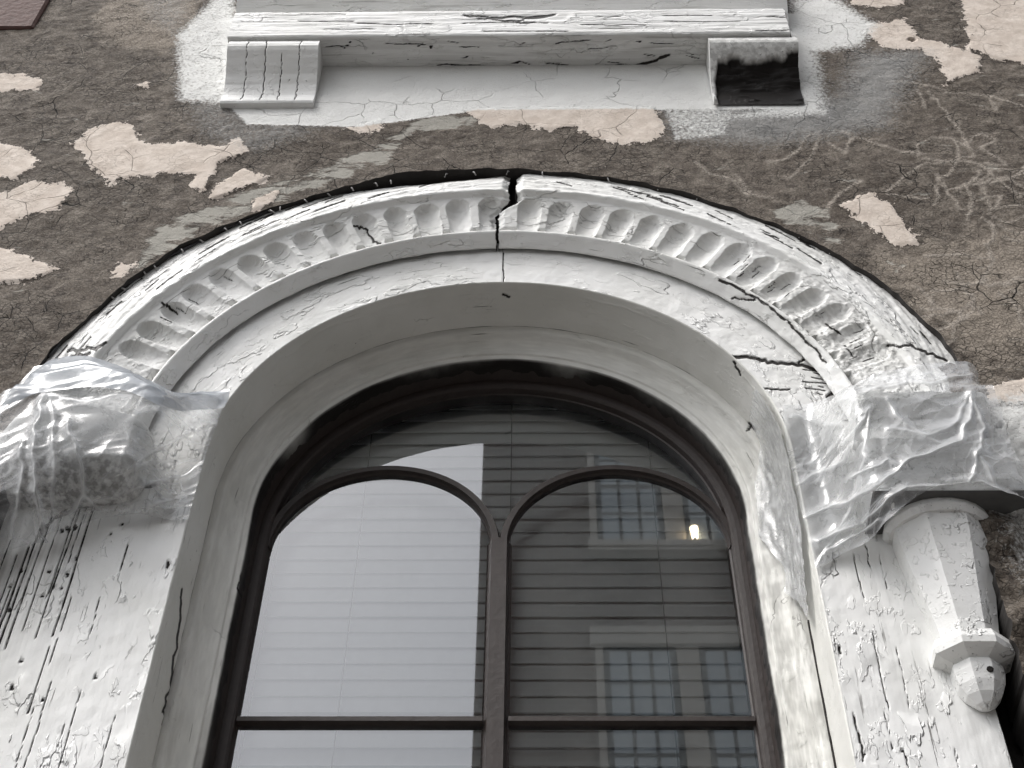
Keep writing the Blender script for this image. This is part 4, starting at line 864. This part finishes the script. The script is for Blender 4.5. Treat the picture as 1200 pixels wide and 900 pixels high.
# left bracket, whole: S-curved front
BR = [(1.945, 3.7285), (1.866, 3.7285), (1.860, 3.724), (1.8535, 3.698), (1.8545, 3.686), (1.862, 3.672), (1.880, 3.648), (1.902, 3.618), (1.917, 3.588), (1.924, 3.562), (1.926, 3.546), (1.924, 3.532), (1.921, 3.520), (1.9205, 3.508), (1.924, 3.500), (1.95, 3.499)]
def bracket_split(x_, k0, k1, wd): return [tuple(v) for v in proj(np.array([(x_+rng.normal()*.0012, a, b) for a, b in resample(BR, .012)[k0:k1]]))]+[wd]
nbr = len(resample(BR, .012)); SB = [bracket_split(-.762, 9, nbr-5, .5), bracket_split(-.712, 9, nbr-5, .6), bracket_split(-.622, 9, nbr-5, .55), bracket_split(-.668, 16, nbr-5, .5)]
board_x('bracket', -.815, -.572, BR, .0006, SB, sill, M_smooth, dx=.002)
# right bracket: only the top strip and inner cheek survive, the rest is a rotten black hollow
sec_ = resample(BR, .0030); xx = np.arange(.463, .6975, .003); P = np.stack(np.broadcast_arrays(xx[:, None], sec_[None, :, 0], sec_[None, :, 1]), -1).copy()
edge = 3.652+.016*fbm(P, (14, 14, 14), 4)+.05*sstep(.485, .468, P[..., 0])*-1+.012*(P[..., 0]-.58)/.1
rot = sstep(edge+.004, edge-.010, P[..., 2])*sstep(.470, .482, P[..., 0]+.006*fbm(P, 30, 2)); P[..., 1] = np.minimum(P[..., 1]+rot*(.014+.010*fbm(P, (9, 40, 40), 4)), YW-.004)
grid('rotten_bracket', P, M_smooth, sill, dict(black=np.clip(rot*1.3, 0, 1), dirt_shade=.35+0*rot))
for row in (P[0], P[-1]): mk('rotten_bracket_side', row, [list(range(len(row)))], M_smooth, sill)

# ================================================================== BUILDING ACROSS THE STREET (seen mirrored in the panes)
DG = 12.5; MD = YG+DG; YO = YG-DG
def mp(x, y): v = at(x, y, MD); return v[0], v[2]
M_brick = NT('dark_brick'); co = M_brick.n('ShaderNodeNewGeometry').outputs['Position']; sx = M_brick.n('ShaderNodeSeparateXYZ', {0: co}); cx_ = M_brick.n('ShaderNodeCombineXYZ', {0: sx.outputs[0], 1: sx.outputs[2]})
bt = M_brick.n('ShaderNodeTexBrick', {'Vector': cx_.outputs[0], 'Color1': (.13, .085, .07, 1), 'Color2': (.085, .06, .052, 1), 'Mortar': (.20, .18, .165, 1), 'Scale': 1.0, 'Mortar Size': .012, 'Brick Width': .24, 'Row Height': .085})
M_brick.bsdf(bt.outputs[0], .9, bt.outputs[1], dist=.006); M_brick = M_brick.m
M_trim = simple('stone_trim', (.50, .47, .42), .8, 10, .12); M_owin = simple('grey_window_paint', (.10, .11, .115), .6)
M_opane = NT('far_pane_sky_tint'); M_opane.bsdf((.46, .52, .55, 1), .12, spec=.6); M_opane = M_opane.m  # pale base colour stands in for sky mirrored in these panes
eg = mp(562, 640)[0]
bld = thing('brick_building', (eg+9, YO, -CZ), 'tall dark brick building with stone trimmed windows mirrored in the panes', 'building')
box('brick_wall', eg, eg+26, YO-12, YO, -CZ, 24, M_brick, bld, bev=.02)
def far_window(x0, x1, z0, z1, cols, rows):
    f = box('window', x0, x1, YO-.02, YO+.05, z0, z1, M_owin, bld, bev=.005)
    wv, hv = (x1-x0-.10)/cols, (z1-z0-.14)/rows
    for i in range(cols):
        for j in range(rows):
            xa = x0+.05+i*wv+.025; za = z0+.06+j*hv+.025+(.03 if j >= rows//2 else 0); quad('pane', [(xa, YO+.056, za), (xa+wv-.05, YO+.056, za), (xa+wv-.05, YO+.056, za+hv-.06), (xa, YO+.056, za+hv-.06)], M_opane, f)
x0, z0 = mp(701, 641); x1, z1 = mp(780, 641); zt = mp(740, 512)[1]
trim_l = mp(693, 641)[0]; pitchx = mp(805, 641)[0]-mp(701, 641)[0]; wdt = x1-x0; floor_h = 4.05
for fl in range(-3, 2):
    dz = fl*floor_h
    for k in range(7):
        xa = x0+k*pitchx+(.0 if k < 2 else (k//2)*1.5); far_window(xa, xa+wdt, z0+dz, zt+dz, 3, 4)
    for k in range(4):
        xa = x0+2*k*pitchx+k*1.5
        box('stone_surround', xa-.10, xa-.005, YO, YO+.075, z0+dz, zt+dz, M_trim, bld, bev=.005); box('stone_surround', xa+wdt+.005, xa+pitchx-.005, YO, YO+.07, z0+dz, zt+dz, M_trim, bld, bev=.005)
        box('stone_surround', xa+pitchx+wdt+.005, xa+pitchx+wdt+.10, YO, YO+.075, z0+dz, zt+dz, M_trim, bld, bev=.005)
        box('stone_sill', xa-.14, xa+pitchx+wdt+.14, YO, YO+.16, z0+dz-.20, z0+dz-.003, M_trim, bld, bev=.01); box('stone_lintel', xa-.16, xa+pitchx+wdt+.16, YO, YO+.11, zt+dz+.003, zt+dz+.30, M_trim, bld, bev=.01)
s = NT('lamp_glow'); e_ = s.n('ShaderNodeEmission', {'Color': (1, .80, .52, 1), 'Strength': 9}); s.t.links.new(e_.outputs[0], s.out.inputs[0])
lx, lz = mp(813, 633)
lamp = thing('wall_lamp', (lx, YO+.07, lz), 'small lit lamp glowing in a window of the brick building', 'lamp')
prism('lamp_shade', [[(lx+rd*math.cos(a), YO+.14+rd*math.sin(a), z_) for a in np.linspace(0, 2*math.pi, 13)[:-1]] for z_, rd in ((lz-.10, .045), (lz+.09, .06))], s.m, lamp)
prism('lamp_base', [[(lx+.02*math.cos(a), YO+.14+.02*math.sin(a), z_) for a in np.linspace(0, 2*math.pi, 9)[:-1]] for z_ in (lz-.16, lz-.101)], M_owin, lamp)
